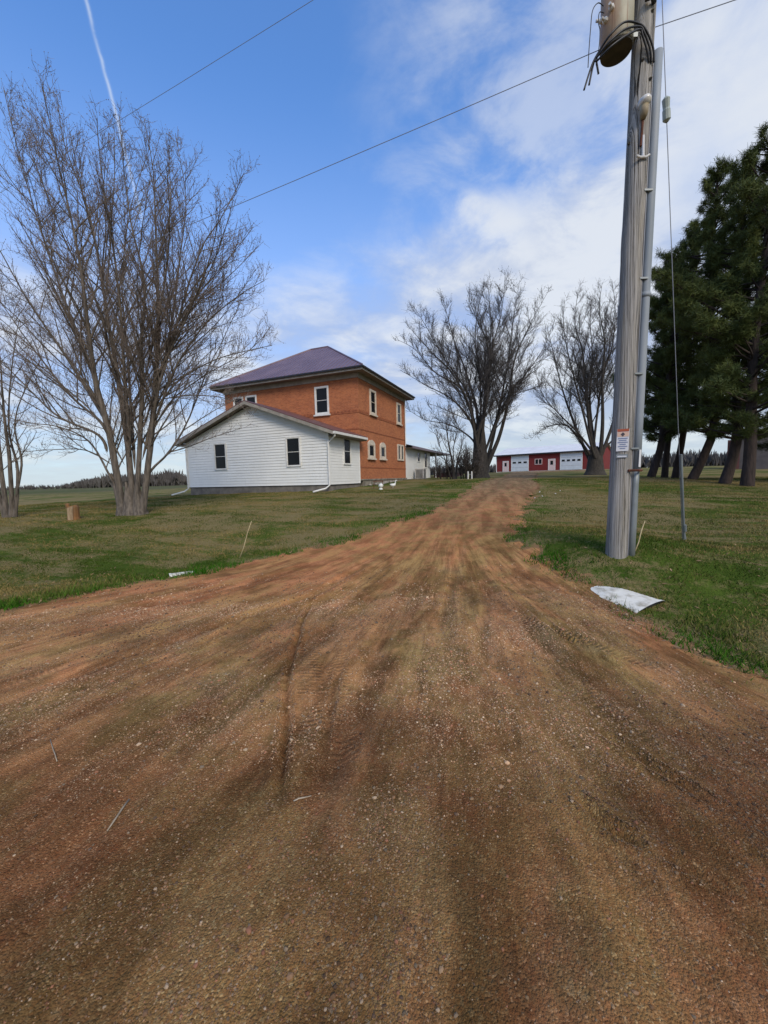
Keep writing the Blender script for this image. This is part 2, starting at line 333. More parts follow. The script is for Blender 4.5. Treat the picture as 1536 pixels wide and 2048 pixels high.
RUTS.append((np.array([(-.4, 7.2), (1.3, 9.9), (2.7, 12.2), (4.6, 16), (6, 20), (10.2, 31), (16, 46)]), .03, .35, .6))
RUTS.append((np.array([(1.3, 6.8), (2.6, 9.4), (3.9, 12.2), (5.8, 16), (7.2, 20), (11.4, 31), (17.2, 46)]), .03, .35, .6))
def polyd(x, y, P):
    d = np.full(x.shape, 1e9); T = np.zeros(x.shape); n = len(P)-1
    for i, ((ax, ay), (bx, by)) in enumerate(zip(P[:-1], P[1:])):
        ex, ey = bx-ax, by-ay; t = np.clip(((x-ax)*ex+(y-ay)*ey)/(ex*ex+ey*ey), 0, 1); q = np.hypot(x-ax-t*ex, y-ay-t*ey); T = np.where(q < d, (i+t)/n, T); d = np.minimum(d, q)
    return d, np.clip(np.minimum(T, 1-T)/.22, 0, 1)
def rutz(x, y):
    o = np.zeros(x.shape); wx = x+fbm(x*1.5, y*1.5, 2, 3)*.08; wy = y+fbm(x*3, y*3, 2, 4)*.04
    for P, dep, w, bm in RUTS:
        d, fd = polyd(wx, wy, P); d = d/w; k = fd*(.25+1.5*vn(x*1.3+dep*100, y*1.3, 6) if w < .3 else .55)
        o += dep*k*(-1.35*np.exp(-d*d*1.2)+bm*.75*np.exp(-(d-1.7)**2*2.2))
    return o
def fan(x, y):
    th = np.arctan2(x-2.0, np.maximum(11.5-y, .3)); q = np.hypot(x-2, 11.5-y); k = np.clip((9.5-y)/3, 0, 1)
    return (fbm(th*26, q*.5, 3, 61)*.034+fbm(th*70, q*.8, 3, 62)*.030)*k
def gravz(x, y):                          # top of the gravel
    n = fbm(x*.9, y*.9, 3, 11)*.025+fbm(x*4, y*4, 3, 12)*.012+fbm(x*16, y*16, 3, 13)*.012
    return H(x, y)+rutz(x, y)+n+fan(x, y)
def warp(n, a, lim): u = np.linspace(-1, 1, n); k = np.arcsinh(lim/a); return a*np.sinh(u*k)

def f_lawn(b):
    x, y, z = sep(ocoord()); p = comb(x, y)
    big = noise(p, .22, 5, .6, .4); mid = noise(p, 1.3, 5, .65); strk = noise(comb((x*.93-y*.37)*.35, (x*.37+y*.93)*1.6), 1.0, 5, .6); fine = noise(p, 38, 3, .7); f2 = noise(p, 9, 4, .7)
    c = mix(smooth(mid*.5+fine*.5, .35, .65), (.036, .064, .010), (.080, .118, .018))
    dry = smooth(big*.5+strk*.4+f2*.25, .51, .61)
    c = mix(dry*.8, c, mix(fine, (.18, .130, .060), (.30, .225, .115)))
    c = mix(smooth(f2*.5+fine*.5, .56, .72)*.45, c, (.15, .13, .065))
    at_ = E.nt.nodes.new('ShaderNodeAttribute'); at_.attribute_name = 'tone'; c = mix(smooth(E(at_.outputs['Fac'])*.65+f2*.45, .48, .62), c, (.26, .155, .075))
    far = smooth(y, 55., 110.); band = noise(comb(x*.004, y*.03), 3, 4, .6)
    c = mix(far, c, mix(smooth(band, .4, .6), (.12, .105, .060), (.070, .088, .032)))
    link(c, b.inputs['Base Color']); bump(b, fine*.5+f2*.6, 1.0, .05)
M['lawn'] = mat('lawn_ground', f_lawn, rough=.95, spec=.03)
def f_gravel(b):
    x, y, z = sep(ocoord()); p = comb(x, y); at_ = E.nt.nodes.new('ShaderNodeAttribute'); at_.attribute_name = 'tone'; shade_wet = E(at_.outputs['Fac'])
    u = x*.965-y*.26; v = x*.26+y*.965
    st = noise(comb(u*2.2, v*.42), 1.3, 6, .62, .7); st2 = noise(comb(u*6, v*.9), 1.1, 5, .6, .5); big = noise(p, .55, 4, .6, .5); mid = noise(p, 3.2, 5, .65)
    vc = voro(p, 150, 1); vd = E(voro(p, 150, 0)); vc2 = voro(p, 75, 1); vd2 = E(voro(p, 75, 0)); r1 = sep(vc)[0]; r2 = sep(vc2)[1]; fine = noise(p, 160, 3, .7)
    px_ = x-2.0; py_ = 11.5-y; th = E.op('ARCTAN2', px_, py_.mx(.3)); rr = E.op('SQRT', px_*px_+py_*py_)   # tracks fan out from the mouth of the drive
    nf = smooth(y, 9.5, 6.5)
    f1 = noise(comb(th*22, rr*.55), 1.0, 6, .65, .5); f2 = noise(comb(th*62, rr*.9, 3.), 1.0, 5, .6, .4); f3 = noise(comb(th*7, rr*.35, 7.), 1.0, 5, .6, .8)
    A = nf*f1+(1-nf)*st; B = nf*f2+(1-nf)*st2; D = nf*f3+(1-nf)*big
    blot = noise(p, 1.8, 7, .7, .2)*.6+nf*noise(comb(th*20, rr*.6, 5.), 1.0, 5, .6)*.4+(1-nf)*.18; blot2 = noise(p, .9, 6, .65, .3)
    c = mix(smooth(A*.65+mid*.35, .43, .57), (.150, .108, .056), (.41, .305, .165))
    c = mix(smooth(D*.7+B*.3, .51, .60)*.75, c, (.46, .25, .155))
    c = mix(smooth(B*.6+blot*.4, .49, .58)*.6, c, (.47, .37, .215))
    c = mix(smooth(blot*.6+A*.4, .53, .60)*.75, c, (.105, .070, .040))
    c = mix(smooth(blot2*.7+f3*.3, .54, .59)*.65, c, (.20, .18, .145))
    side_ = smooth(E.op('ABSOLUTE', th+.08), .12, .55)
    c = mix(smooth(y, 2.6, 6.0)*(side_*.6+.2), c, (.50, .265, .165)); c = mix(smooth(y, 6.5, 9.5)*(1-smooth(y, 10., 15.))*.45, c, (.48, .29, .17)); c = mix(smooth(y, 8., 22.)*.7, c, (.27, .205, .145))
    c = mix(smooth(D*.6+blot2*.4, .58, .40)*smooth(y, 3.4, 1.3)*.8, c, (.16, .080, .045))  # damp soil patches that also paint foreground shade, stronger towards the camera
    c = mix(smooth(blot2*.5+f3*.5+smooth(y, 3.4, 1.0)*.32, .52, .70)*.72, c, (.125, .074, .040))  # more foreground shade put into the soil colour, broken up by noise
    c = mix(smooth(shade_wet, .15, .9)*.6, c, (.060, .040, .026))  # darkens the rut grooves in place of real shading, and the wet blotches
    hs = noise(comb(th*150, rr*1.1, 23.), 1.0, 4, .6); hs2 = noise(comb(th*95, rr*.7, 29.), 1.0, 4, .6)
    c = mix(nf*smooth(hs*.7+mid*.3, .54, .60)*.55, c, (.085, .058, .036)); c = mix(nf*smooth(hs2*.6+mid*.4, .53, .60)*(.15+.4*smooth(y, 1.8, 3.4)), c, (.52, .36, .235))  # dark and pale streaks paint light and shade on the fine track ridges
    tread = None
    for (ax_, ay_, bx_, by_, w_) in ((-.86, 4.3, -.43, 1.95, .11), (-.50, 3.6, -.22, 1.9, .10), (1.35, 3.1, 1.62, 1.75, .10), (-2.2, 4.1, -3.2, 2.9, .10), (1.0, 4.6, 2.35, 2.9, .11)):
        L_ = math.hypot(bx_-ax_, by_-ay_); dx_, dy_ = (bx_-ax_)/L_, (by_-ay_)/L_
        v_ = (x-ax_)*dx_+(y-ay_)*dy_; u_ = E.op('ABSOLUTE', (x-ax_)*(-dy_)+(y-ay_)*dx_+(mid-.5)*.10)
        t_ = smooth(u_, w_, w_*.75)*smooth(v_, 0., .4)*smooth(v_, L_, L_-.4)*E.op('SINE', v_*(2*PI/.048)+u_*30)*smooth(blot2*.5+mid*.5, .44, .60)*smooth(B*.5+fine*.5, .35, .60)
        tread = t_ if tread is None else tread+t_
    c = mix((tread*-.30).cl(), c, (.09, .060, .036))
    stone = mix(r1, (.10, .058, .036), (.46, .33, .22)); stone = mix(smooth(r2, .6, .9)*.6, stone, (.30, .13, .085)); stone = mix(smooth(r2, .0, .12), (.46, .38, .29), stone)
    c = mix(.28, c, stone); c = mix(smooth(r1, .92, .98)*.5, c, (.50, .40, .30))
    c = mix(smooth(fine, .35, .65)*.35, c, (.060, .040, .026))
    fs = noise(comb(th*15, rr*.55, 11.), 1.0, 6, .65, .2); fh = noise(comb(th*9, rr*.45, 17.), 1.0, 5, .65, .2); pm = noise(p, 2.3, 6, .68); soil = nf*(fs*.6+pm*.4)+(1-nf)*(st*.35+pm*.25+.2); hue = nf*(fh*.65+mid*.35)+(1-nf)*mid
    c = mix(1.0, c, mix(smooth(soil, .42, .57), (.66, .62, .58), (1.20, 1.18, 1.13)), 'MULTIPLY')
    c = mix(1.0, c, mix(smooth(hue, .43, .57), (.99, 1.05, .93), (1.10, .93, .92)), 'MULTIPLY')
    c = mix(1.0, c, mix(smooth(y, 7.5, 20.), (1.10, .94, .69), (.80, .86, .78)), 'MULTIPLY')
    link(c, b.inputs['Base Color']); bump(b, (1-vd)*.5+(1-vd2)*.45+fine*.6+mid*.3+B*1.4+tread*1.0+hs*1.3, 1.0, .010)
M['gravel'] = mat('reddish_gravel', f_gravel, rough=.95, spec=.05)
# lawn sheet
gx = warp(420, 2.2, 1600); gy = 6+warp(460, 2.4, 1600)
X, Y = np.meshgrid(gx, gy); sdv = sd_n(X, Y)
edgea = np.clip(np.exp(-np.maximum(-sdv, 0)/.22)+fbm(X*1.1, Y*1.1, 3, 71)*.8, 0, 1)*np.clip(np.exp(-np.maximum(-sdv, 0)/.5)*1.2, 0, 1)
Z = H(X, Y) - .07*np.clip(sdv/.25, 0, 1) + np.clip(-sdv*3, 0, 1)*(fbm(X*1.6, Y*1.6, 4, 21)*.05+fbm(X*.35, Y*.35, 3, 23)*.12)*np.clip(60/(np.abs(Y)+20), 0, 1)
def grid_faces(nx, ny):
    i = (np.arange(ny-1)[:, None]*nx+np.arange(nx-1)[None, :]); return np.stack([i, i+1, i+1+nx, i+nx], -1)
F = grid_faces(len(gx), len(gy)).reshape(-1, 4)
tag(obj('lawn', npmesh('lawn', np.stack([X, Y, Z], -1).reshape(-1, 3), [(F, 0)], [M['lawn']], True, np.stack([edgea]*3+[np.ones_like(edgea)], -1).reshape(-1, 4))), kind='structure')
def lawnz(x, y): return H(x, y)+(fbm(x*1.6, y*1.6, 4, 21)*.05+fbm(x*.35, y*.35, 3, 23)*.12)*np.clip(60/(np.abs(y)+20), 0, 1)
def lz(x, y): return float(lawnz(np.array([float(x)]), np.array([float(y)]))[0])
# gravel: road by the camera and the driveway that climbs away from it, one surface cut where they join
gx = warp(760, 3.2, 60); gy = np.concatenate([np.linspace(-28, .4, 40), np.linspace(.4, 9, 340)[1:], 9+np.cumsum(np.linspace(.03, .75, 178))])
X, Y = np.meshgrid(gx, gy); sdv = sd_n(X, Y)
Z = gravz(X, Y) + .012*np.clip(sdv/.12, -4, 1) - .01
rz_ = rutz(X, Y); shade_wet = np.clip(-rz_/.04, 0, 1)*.8+np.clip(fbm(X*.8, Y*.5, 4, 31)*4-.35, 0, .8)*np.clip(1-Y/9, 0, 1)  # groove shade painted as dark tone in the ruts, plus random wet blotches
V3 = np.stack([X, Y, Z], -1).reshape(-1, 3); wc = np.stack([shade_wet]*3+[np.ones_like(shade_wet)], -1).reshape(-1, 4)
F = grid_faces(len(gx), len(gy)); keep = (sdv[:-1, :-1] > -.10); road = (Y[:-1, :-1]+.4*X[:-1, :-1] < 5.3)
def sub(v, f, c):
    u, inv = np.unique(f, return_inverse=True); return v[u], inv.reshape(f.shape), c[u]
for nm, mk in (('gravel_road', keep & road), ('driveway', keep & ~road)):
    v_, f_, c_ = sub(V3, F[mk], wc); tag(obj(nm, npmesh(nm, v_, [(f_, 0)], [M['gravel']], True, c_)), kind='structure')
# loose stones on the gravel
def f_stone(b):
    at_ = E.nt.nodes.new('ShaderNodeAttribute'); at_.attribute_name = 'tone'; link(at_.outputs['Color'], b.inputs['Base Color'])
M['pebble'] = mat('pebbles', f_stone, rough=.95, spec=.05)
ico = np.array([(0, 0, 1), (.894, 0, .447), (.276, .851, .447), (-.724, .526, .447), (-.724, -.526, .447), (.276, -.851, .447), (.724, .526, -.447), (-.276, .851, -.447), (-.894, 0, -.447), (-.276, -.851, -.447), (.724, -.526, -.447), (0, 0, -1)])
icf = np.array([(0, 1, 2), (0, 2, 3), (0, 3, 4), (0, 4, 5), (0, 5, 1), (1, 6, 2), (2, 7, 3), (3, 8, 4), (4, 9, 5), (5, 10, 1), (2, 6, 7), (3, 7, 8), (4, 8, 9), (5, 9, 10), (1, 10, 6), (6, 11, 7), (7, 11, 8), (8, 11, 9), (9, 11, 10), (10, 11, 6)])
def pebbles(name, N, y0, y1, pw, med, sig, rmax, shp, shf, lo, gain, seed):
    g = np.random.default_rng(seed); yy = y0+(y1-y0)*g.random(N)**pw; xx = (g.random(N)*2-1)*(yy*1.05+.5)
    q = np.hypot(xx-2, 11.5-yy); t = np.arctan2(xx-2, 11.5-yy); cl_ = vn(xx*1.6, yy*1.6, 41)*.4+vn(xx*5, yy*5, 42)*.25+vn(t*30, q*.7, 43)*.35
    k = (g.random(N) < np.clip((cl_-lo)*gain, .05, 1)) & (sdist(xx, yy) > .06-.30*g.random(N)**2.5); xx, yy = xx[k], yy[k]; N = len(xx); nv = len(shp)
    rad = np.clip(g.lognormal(math.log(med), sig, N), .0016, rmax)*np.clip(.75+yy*.16, .9, 1.5)
    sc = rad[:, None]*(.75+.5*g.random((N, 3))); sc[:, 2] *= .7
    an = g.random(N)*2*PI; P = shp[None]*sc[:, None]*(.75+.5*g.random((N, nv, 1))); cx, sx = np.cos(an)[:, None], np.sin(an)[:, None]
    P = np.stack([P[..., 0]*cx-P[..., 1]*sx, P[..., 0]*sx+P[..., 1]*cx, P[..., 2]], -1)
    P[..., 0] += xx[:, None]; P[..., 1] += yy[:, None]; P[..., 2] += (np.where(sdist(xx, yy) > 0, gravz(xx, yy), H(xx, yy)+.01)+rad*.3)[:, None]
    pal = np.array([(.27, .17, .10), (.32, .21, .13), (.22, .14, .085), (.36, .26, .17), (.30, .155, .10), (.22, .185, .14), (.42, .34, .25), (.17, .11, .07), (.25, .18, .11), (.14, .10, .075)])
    tn = (.50+.95*vn(xx*1.6, yy*1.6, 44))*np.clip(.72+yy*.10, .8, 1.1); pc = pal[g.integers(0, 10, N)]*np.array([[1.0, .90, .80]])*(.6+.75*g.random((N, 1)))*tn[:, None]  # stone colour carries the same foreground shade, darker near the camera
    cc = np.repeat(np.concatenate([pc, np.ones((N, 1))], 1), nv, 0); Fp = (shf[None]+np.arange(N)[:, None, None]*nv).reshape(-1, 3)
    tag(obj(name, npmesh(name, P.reshape(-1, 3), [(Fp, 0)], [M['pebble']], False, cc)), kind='stuff')
octv = np.array([(1, 0, 0), (0, 1, 0), (-1, 0, 0), (0, -1, 0), (0, 0, 1), (0, 0, -1)], float); octf = np.array([(0, 1, 4), (1, 2, 4), (2, 3, 4), (3, 0, 4), (1, 0, 5), (2, 1, 5), (3, 2, 5), (0, 3, 5)])
pebbles('loose_stones', 85000, .75, 6.5, 1.5, .0037, .42, .012, ico, icf, .34, 3., 101)
pebbles('fine_gravel', 460000, .75, 5.0, 1.2, .0028, .30, .006, octv, octf, .27, 3.0, 102)
# grass blades
def f_blade(b):
    at_ = E.nt.nodes.new('ShaderNodeAttribute'); at_.attribute_name = 'tone'; link(at_.outputs['Color'], b.inputs['Base Color'])
M['blade'] = mat('grass_blades', f_blade, rough=.9, spec=.05)
def blades(n, ymin, ymax, pw, hh, ww, name, accept, tall=False):
    y = ymin+(ymax-ymin)*rng.random(n)**pw; x = (rng.random(n)*2-1)*(y*1.2+2.2)
    s_ = sd_n(x, y); k = accept(x, y, s_); x, y, s_ = x[k], y[k], s_[k]; n = len(x)
    z = lawnz(x, y)-.01; h = hh*(.5+rng.random(n))*(1+.9*np.exp(-np.abs(s_)/.35)*(x < 3)); a = rng.random(n)*2*PI; w = ww*(.6+.8*rng.random(n))*(1+y/14)
    h = h*(.55+1.1*vn(x*3.1, y*3.1, 55)); ln = h*(rng.random(n)*.9+.2); b = rng.random(n)*2*PI
    base = np.stack([x, y, z], -1); sv = np.stack([np.cos(a)*w, np.sin(a)*w, 0*a], -1); tip = np.stack([np.cos(b)*ln, np.sin(b)*ln, h], -1)
    P = np.stack([base-sv, base+sv, base+tip], 1).reshape(-1, 3)
    dry = np.clip((vn(x*.5+y*.1, y*.8, 51)*.5+vn(x*2, y*3, 52)*.3+rng.random(n)*.40-.46)*3.2, 0, 1)[:, None]
    edge = np.exp(-np.abs(s_)/.5)[:, None]*.85; dry = dry*(1-edge)
    g = np.array([(.058, .096, .012)])*(1-rng.random((n, 1))*.5)+edge*np.array([(-.02, .055, -.004)]); d = np.array([(.27, .195, .075)])*(.6+.7*rng.random((n, 1)))
    c = g*(1-dry)+d*dry; c = np.repeat(np.concatenate([c, np.ones((n, 1))], 1), 3, 0)
    tag(obj(name, npmesh(name, P, [(np.arange(3*n).reshape(-1, 3), 0)], [M['blade']], False, c)), kind='stuff')
blades(720000, 2.4, 24, 1.35, .028, .0045, 'grass', lambda x, y, s: (s < .38*rng.random(len(x))**2.2) & (rng.random(len(x)) < np.clip(.35-s*1.6+fbm(x*1.4, y*1.4, 3, 72)*2.2, .12, 1)) & ~((x > -13) & (x < 2.2) & (y > 19.9+(-x-2.7)*.4)))
blades(150000, 2.4, 12, 1.2, .060, .0045, 'long_grass', lambda x, y, s: (s < .12*rng.random(len(x))) & (s > -.75) & ((fbm(x*1.2, y*1.2, 3, 73) > -.10) | ((x > 3) & (y < 5))) & (rng.random(len(x)) < .75) & ((x > 3) & (y < 5.4) | (x < -1) | (rng.random(len(x)) < .25)))

n = 9000; g = np.random.default_rng(77); y = 3+19*g.random(n)**1.3; x = (g.random(n)*2-1)*(y*1.04+.6); sd_ = sdist(x, y)
k = (sd_ < .25) & (g.random(n) < np.clip(.25+.9*np.exp(-np.abs(sd_)/.5)+.6*np.exp(-np.hypot(x+8.9, y-13)/3), 0, 1)) & ~((x > -13) & (x < 2.2) & (y > 19.6+(-x-2.7)*.4)); x, y = x[k], y[k]; n = len(x)
a = g.random(n)*2*PI; L_ = g.uniform(.012, .045, n); w_ = g.uniform(.003, .014, n); z = np.maximum(lawnz(x, y), np.where(sdist(x, y) > 0, gravz(x, y), -9))+.012
du = np.stack([np.cos(a)*L_, np.sin(a)*L_, g.uniform(-.01, .02, n)], -1); dv = np.stack([-np.sin(a)*w_, np.cos(a)*w_, g.uniform(-.006, .006, n)], -1); c0 = np.stack([x, y, z], -1)
P = np.stack([c0-du, c0+dv, c0+du, c0-dv], 1).reshape(-1, 3); cc = np.repeat(np.concatenate([np.array([(.24, .16, .09)])*g.uniform(.4, 1.5, (n, 1)), np.ones((n, 1))], 1), 4, 0)
tag(obj('dead_leaves', npmesh('dead_leaves', P, [(np.arange(4*n).reshape(-1, 4), 0)], [M['blade']], False, cc)), kind='stuff')

# ------------------------------------------------------------------ house (local frame: +y back along the side wall, -x along the front)
HRZ = -R(21.9); HB = Vector((-1.37, 23.2, 1.1))
house = thing('farmhouse', HB, 'two storey orange brick farmhouse with maroon hip roof and white sided front gable wing', 'house', rz=HRZ)
ZB = 1.1
class HM(MB):                             # world heights in, local heights out
    def build(s, name, mats, parent=None, **k):
        s.v = [(x, y, z-ZB) for x, y, z in s.v]; return MB.build(s, name, mats, parent, **k)
XL, YD, ZT = -10.05, 8.6, 7.72
m = HM(); m.box(XL, 0, 0, YD, 1.55, ZT); m.build('brick_wall', 'brick', house)
m = HM(); m.box(XL-.02, .06, .3, YD+.02, .7, 1.49); m.box(.0, .10, .02, YD-.01, 1.49, 1.57); m.build('stone_foundation', ['stone'], house)
# decorative darker courses
m = HM()
for z0, dash in ((5.60, 1), (4.62, 0), (2.35, 0)):
    for fr in (0, 1):
        L = YD if fr else -XL
        if dash:
            k = 0.
            while k < L-.2:
                if fr: m.box(-.01, .018, k+.05, k+.20, z0, z0+.075)
                else: m.box(-k-.20, -k-.05, -.018, .01, z0, z0+.075)
                k += .24
        if fr: m.box(-.01, .02, .0, L, z0-.10, z0-.03)
        else: m.box(-L, 0, -.02, .01, z0-.10, z0-.03)
m.build('brick_band', 'brick_dark', house)
def window(par, face, a, b, z0, z1, trim='white', arch=False, proud=.03, rail=True, MBc=HM, off=0., sill=True, cas=.10, name='window'):
    """face 'f': in the plane y=off (front); face 's': in the plane x=off (side)"""
    def B(m, u0, u1, d0, d1, w0, w1, k=0):   # d = distance proud of the wall
        if face == 'f': m.box(u0, u1, off-d1, off-d0, w0, w1, k)
        else: m.box(off+d0, off+d1, u0, u1, w0, w1, k)
    c = cas; m = MBc()
    B(m, a-c, a, -.02, proud+.03, z0-c, z1+c); B(m, b, b+c, -.02, proud+.03, z0-c, z1+c)
    B(m, a, b, -.02, proud+.028, z0-c, z0)
    if arch:
        n = 8; cx = (a+b)/2; w = (b-a)/2+c; top = [(cx+w*math.cos(PI*i/n), z1+.02+w*.62*math.sin(PI*i/n)) for i in range(n+1)]
        if face == 'f': m.prism([(u, off+.02, v) for u, v in top], (0, -(proud+.052), 0))
        else: m.prism([(off-.02, u, v) for u, v in top], (proud+.052, 0, 0))
    else: B(m, a, b, -.02, proud+.028, z1, z1+c)
    zc = (z0+z1)/2
    s_ = .022
    B(m, a, a+s_, -.02, proud+.012, z0, z1); B(m, b-s_, b, -.02, proud+.012, z0, z1)
    B(m, a+s_, b-s_, -.02, proud+.010, z0, z0+s_); B(m, a+s_, b-s_, -.02, proud+.010, z1-s_, z1)
    if rail: B(m, a+s_, b-s_, -.02, proud+.016, zc-.014, zc+.014)
    w = m.build(name, trim, par)
    m = MBc()
    for k0, k1 in (((z0+s_, zc-.014), (zc+.014, z1-s_)) if rail else ((z0+s_, z1-s_),)): B(m, a+s_, b-s_, -.01, proud-.018, k0, k1)
    m.build('pane', 'glass', w)
    if sill:
        m = MBc(); B(m, a-c-.08, b+c+.08, -.01, proud+.09, z0-c-.09, z0-c); m.build('sill', trim, w)
    return w
window(house, 'f', -2.82, -2.04, 5.68, 7.16)
window(house, 'f', -8.17, -7.45, 5.68, 7.16); window(house, 'f', -9.2, -8.55, 5.68, 7.16)
for y0, y1 in ((1.78, 2.5), (6.75, 7.45)): window(house, 's', y0, y1, 5.78, 7.08, 'cream', proud=.05, cas=.12)
for y0, y1, z0 in ((1.35, 2.1, 3.02), (3.3, 4.0, 3.05)): window(house, 's', y0, y1, z0, 3.68, 'cream', arch=True, proud=.05, cas=.15, rail=False)
window(house, 's', 6.75, 7.2, 3.0, 4.02, 'cream', proud=.05, cas=.10, rail=False, sill=False); window(house, 's', 7.5, 7.95, 3.0, 4.02, 'cream', proud=.05, cas=.10, rail=False, sill=False)
# main hip roof with deep eaves
ov = .62; x0, x1, y0, y1 = XL-ov, ov, -ov, YD+ov; ze = 8.02; zr = 11.15; ry = YD/2; ra, rb = -5.75, -4.3
m = HM(); A_, B_, C_, D_ = (x0, y0, ze), (x1, y0, ze), (x1, y1, ze), (x0, y1, ze); P_, Q_ = (ra, ry, zr), (rb, ry, zr)
for q in ((A_, B_, Q_, P_), (B_, C_, Q_), (C_, D_, P_, Q_), (D_, A_, P_)): m.face(q)
m.face([(x0, y0, ze-.03), (x0, y1, ze-.03), (x1, y1, ze-.03), (x1, y0, ze-.03)])
for a, b in ((A_, B_), (B_, C_), (C_, D_), (D_, A_)): m.face([a, b, (b[0], b[1], ze-.03), (a[0], a[1], ze-.03)])
def ribs(m, e0, e1, r0, r1, step=.30, h=.022):     # standing seams up one roof plane; e=eave ends, r=ridge ends
    e0, e1, r0, r1 = map(Vector, (e0, e1, r0, r1)); L = (e1-e0).length; dx = (e1-e0)/L; nrm = dx.cross((r0-e0)).normalized()
    if nrm.z < 0: nrm = -nrm
    s0 = (r0-e0).dot(dx); s1 = (r1-e0).dot(dx); top = (r0-e0)-dx*s0
    k = step
    while k < L-.05:
        f = 1.
        if k < s0: f = k/s0
        if k > s1: f = (L-k)/max(L-s1, 1e-6)
        p = e0+dx*k; q = p+top*f; w = dx*.012
        m.prism([p-w, p+w, p+w*.4+nrm*h, p-w*.4+nrm*h], q-p); k += step
ribs(m, A_, B_, P_, Q_); ribs(m, B_, C_, Q_, Q_)
for e, r in ((A_, P_), (B_, Q_), (P_, Q_)): m.tube([Vector(e)+Vector((0, 0, .02)), Vector(r)+Vector((0, 0, .02))], .05, 6)
m.build('roof', 'roof', house)
m = HM()
for q in ((x0, x1, y0, y0+.04), (x0, x1, y1-.04, y1), (x1-.04, x1, y0+.04, y1-.04), (x0, x0+.04, y0+.04, y1-.04)): m.box(*q, ze-.25, ze-.032)
for q in ((x0+.04, x1-.04, y0+.04, -.003), (x0+.04, x1-.04, YD+.003, y1-.04), (.003, x1-.04, -.003, YD+.003), (x0+.04, XL-.003, -.003, YD+.003)): m.box(*q, ze-.22, ze-.19, 1)
m.box(XL-.06, .06, -.06, -.003, ze-.5, ze-.222); m.box(.003, .06, -.003, YD, ze-.5, ze-.222); m.build('eaves', ['fascia', 'soffit'], house)
m = HM(); m.box(x0, x1, y0-.10, y0-.002, ze-.13, ze-.04); m.box(x1+.002, x1+.10, y0-.1, y1, ze-.13, ze-.04); m.build('gutter', 'black', house)
m = HM(); m.tube([(.09, 8.42, 7.75), (.09, 8.42, 4.1)], .035, 8); m.build('downspout', 'white', house)

# white sided front wing
wing = HM(); WX0, WX1, WY, WZ0, WE = -9.72, 0., -3.67, 1.33, 3.98
ZA = 5.74; cxw = (WX0+WX1)/2; sl = (ZA-WE)/(WX1-cxw)
lap = .15
def halfw(z): return (WX1-cxw) if z <= WE else max((ZA-z)/sl, .01)
z = WZ0; m = HM()
while z < ZA-.02:
    z1 = min(z+lap, ZA-.005)
    if z < WE < z1: z1 = WE
    a, b = halfw(z), halfw(z1); yb, yt = WY-.026, WY-.002
    m.face([(cxw-a, yb, z), (cxw+a, yb, z), (cxw+b, yt, z1), (cxw-b, yt, z1)]); m.face([(cxw-a, WY, z), (cxw+a, WY, z), (cxw+a, yb, z), (cxw-a, yb, z)])
    if z < WE-.01:
        m.face([(.016, WY, z), (.016, -.01, z), (.002, -.01, z1), (.002, WY, z1)]); m.face([(0, WY, z), (0, -.01, z), (.016, -.01, z), (.016, WY, z)])
        m.face([(WX0-.016, -.01, z), (WX0-.016, WY, z), (WX0-.002, WY, z1), (WX0-.002, -.01, z1)])
    z = z1
for xa, xb in ((-.07, .03), (WX0-.03, WX0+.07)): m.box(xa, xb, WY-.028, WY+.06, WZ0, WE)
m.box(-.05, .03, -.075, -.022, WZ0, WE)
m.build('siding', 'siding', house)
m = HM(); m.box(WX0+.04, WX1-.05, WY+.04, -.0, .55, WZ0-.02); m.box(WX0+.0, WX1-.0, WY+.012, -.002, WZ0-.03, WZ0-.004, 1); m.build('wing_foundation', ['concrete', 'black'], house)
oy, ox = .42, .5; ye = WY-oy; zt = .10
m = HM()
for s in (-1, 1):
    xr = cxw+s*(WX1-cxw+ox); zr_ = WE-sl*ox
    top = [(cxw, ye, ZA+.14+zt), (xr, ye, zr_+.14+zt), (xr, -.0, zr_+.14+zt), (cxw, -.0, ZA+.14+zt)]
    if s < 0: top.reverse()
    m.face(top); m.face([(p[0], p[1], p[2]-.05) for p in reversed(top)])
    m.face([(cxw, ye, ZA+.09+zt), (xr, ye, zr_+.09+zt), (xr, ye, zr_+.14+zt), (cxw, ye, ZA+.14+zt)]); m.face([(xr, ye, zr_+.09+zt), (xr, 0, zr_+.09+zt), (xr, 0, zr_+.14+zt), (xr, ye, zr_+.14+zt)])
m.build('wing_roof', 'roofred', house)
m = HM()
for s in (-1, 1):
    xr = cxw+s*(WX1-cxw+ox); zr_ = WE-sl*ox; k = zt+.085
    m.prism([(cxw, ye, ZA+k), (xr, ye, zr_+k), (xr, ye, zr_+k-.17), (cxw, ye, ZA+k-.17)], (0, .03, 0))      # rake board
    m.prism([(cxw, ye+.03, ZA+k-.10), (xr, ye+.03, zr_+k-.10), (xr, ye+.03, zr_+k-.12), (cxw, ye+.03, ZA+k-.12)], (0, oy-.03+.0, 0), 1)
    xs = sorted((xr, cxw+s*(WX1-cxw))); m.box(xs[0], xs[1], WY+.002, -.003, zr_+k-.19, zr_+k-.17, 1)
    xs = sorted((xr, xr-s*.03)); m.box(xs[0], xs[1], ye+.031, -.003, zr_+k-.169, zr_+k-.01)
m.build('wing_eaves', ['fascia', 'soffit'], house)
m = HM(); xr = WX1+ox; zr_ = WE-sl*ox+zt+.05; m.box(xr+.002, xr+.12, ye+.02, -.1, zr_-.10, zr_+.02); m.build('wing_gutter', 'white', house); m = HM(); xr = WX0-ox; m.box(xr-.12, xr-.002, ye+.02, -.1, zr_-.10, zr_+.02); m.build('wing_gutter', 'white', house)
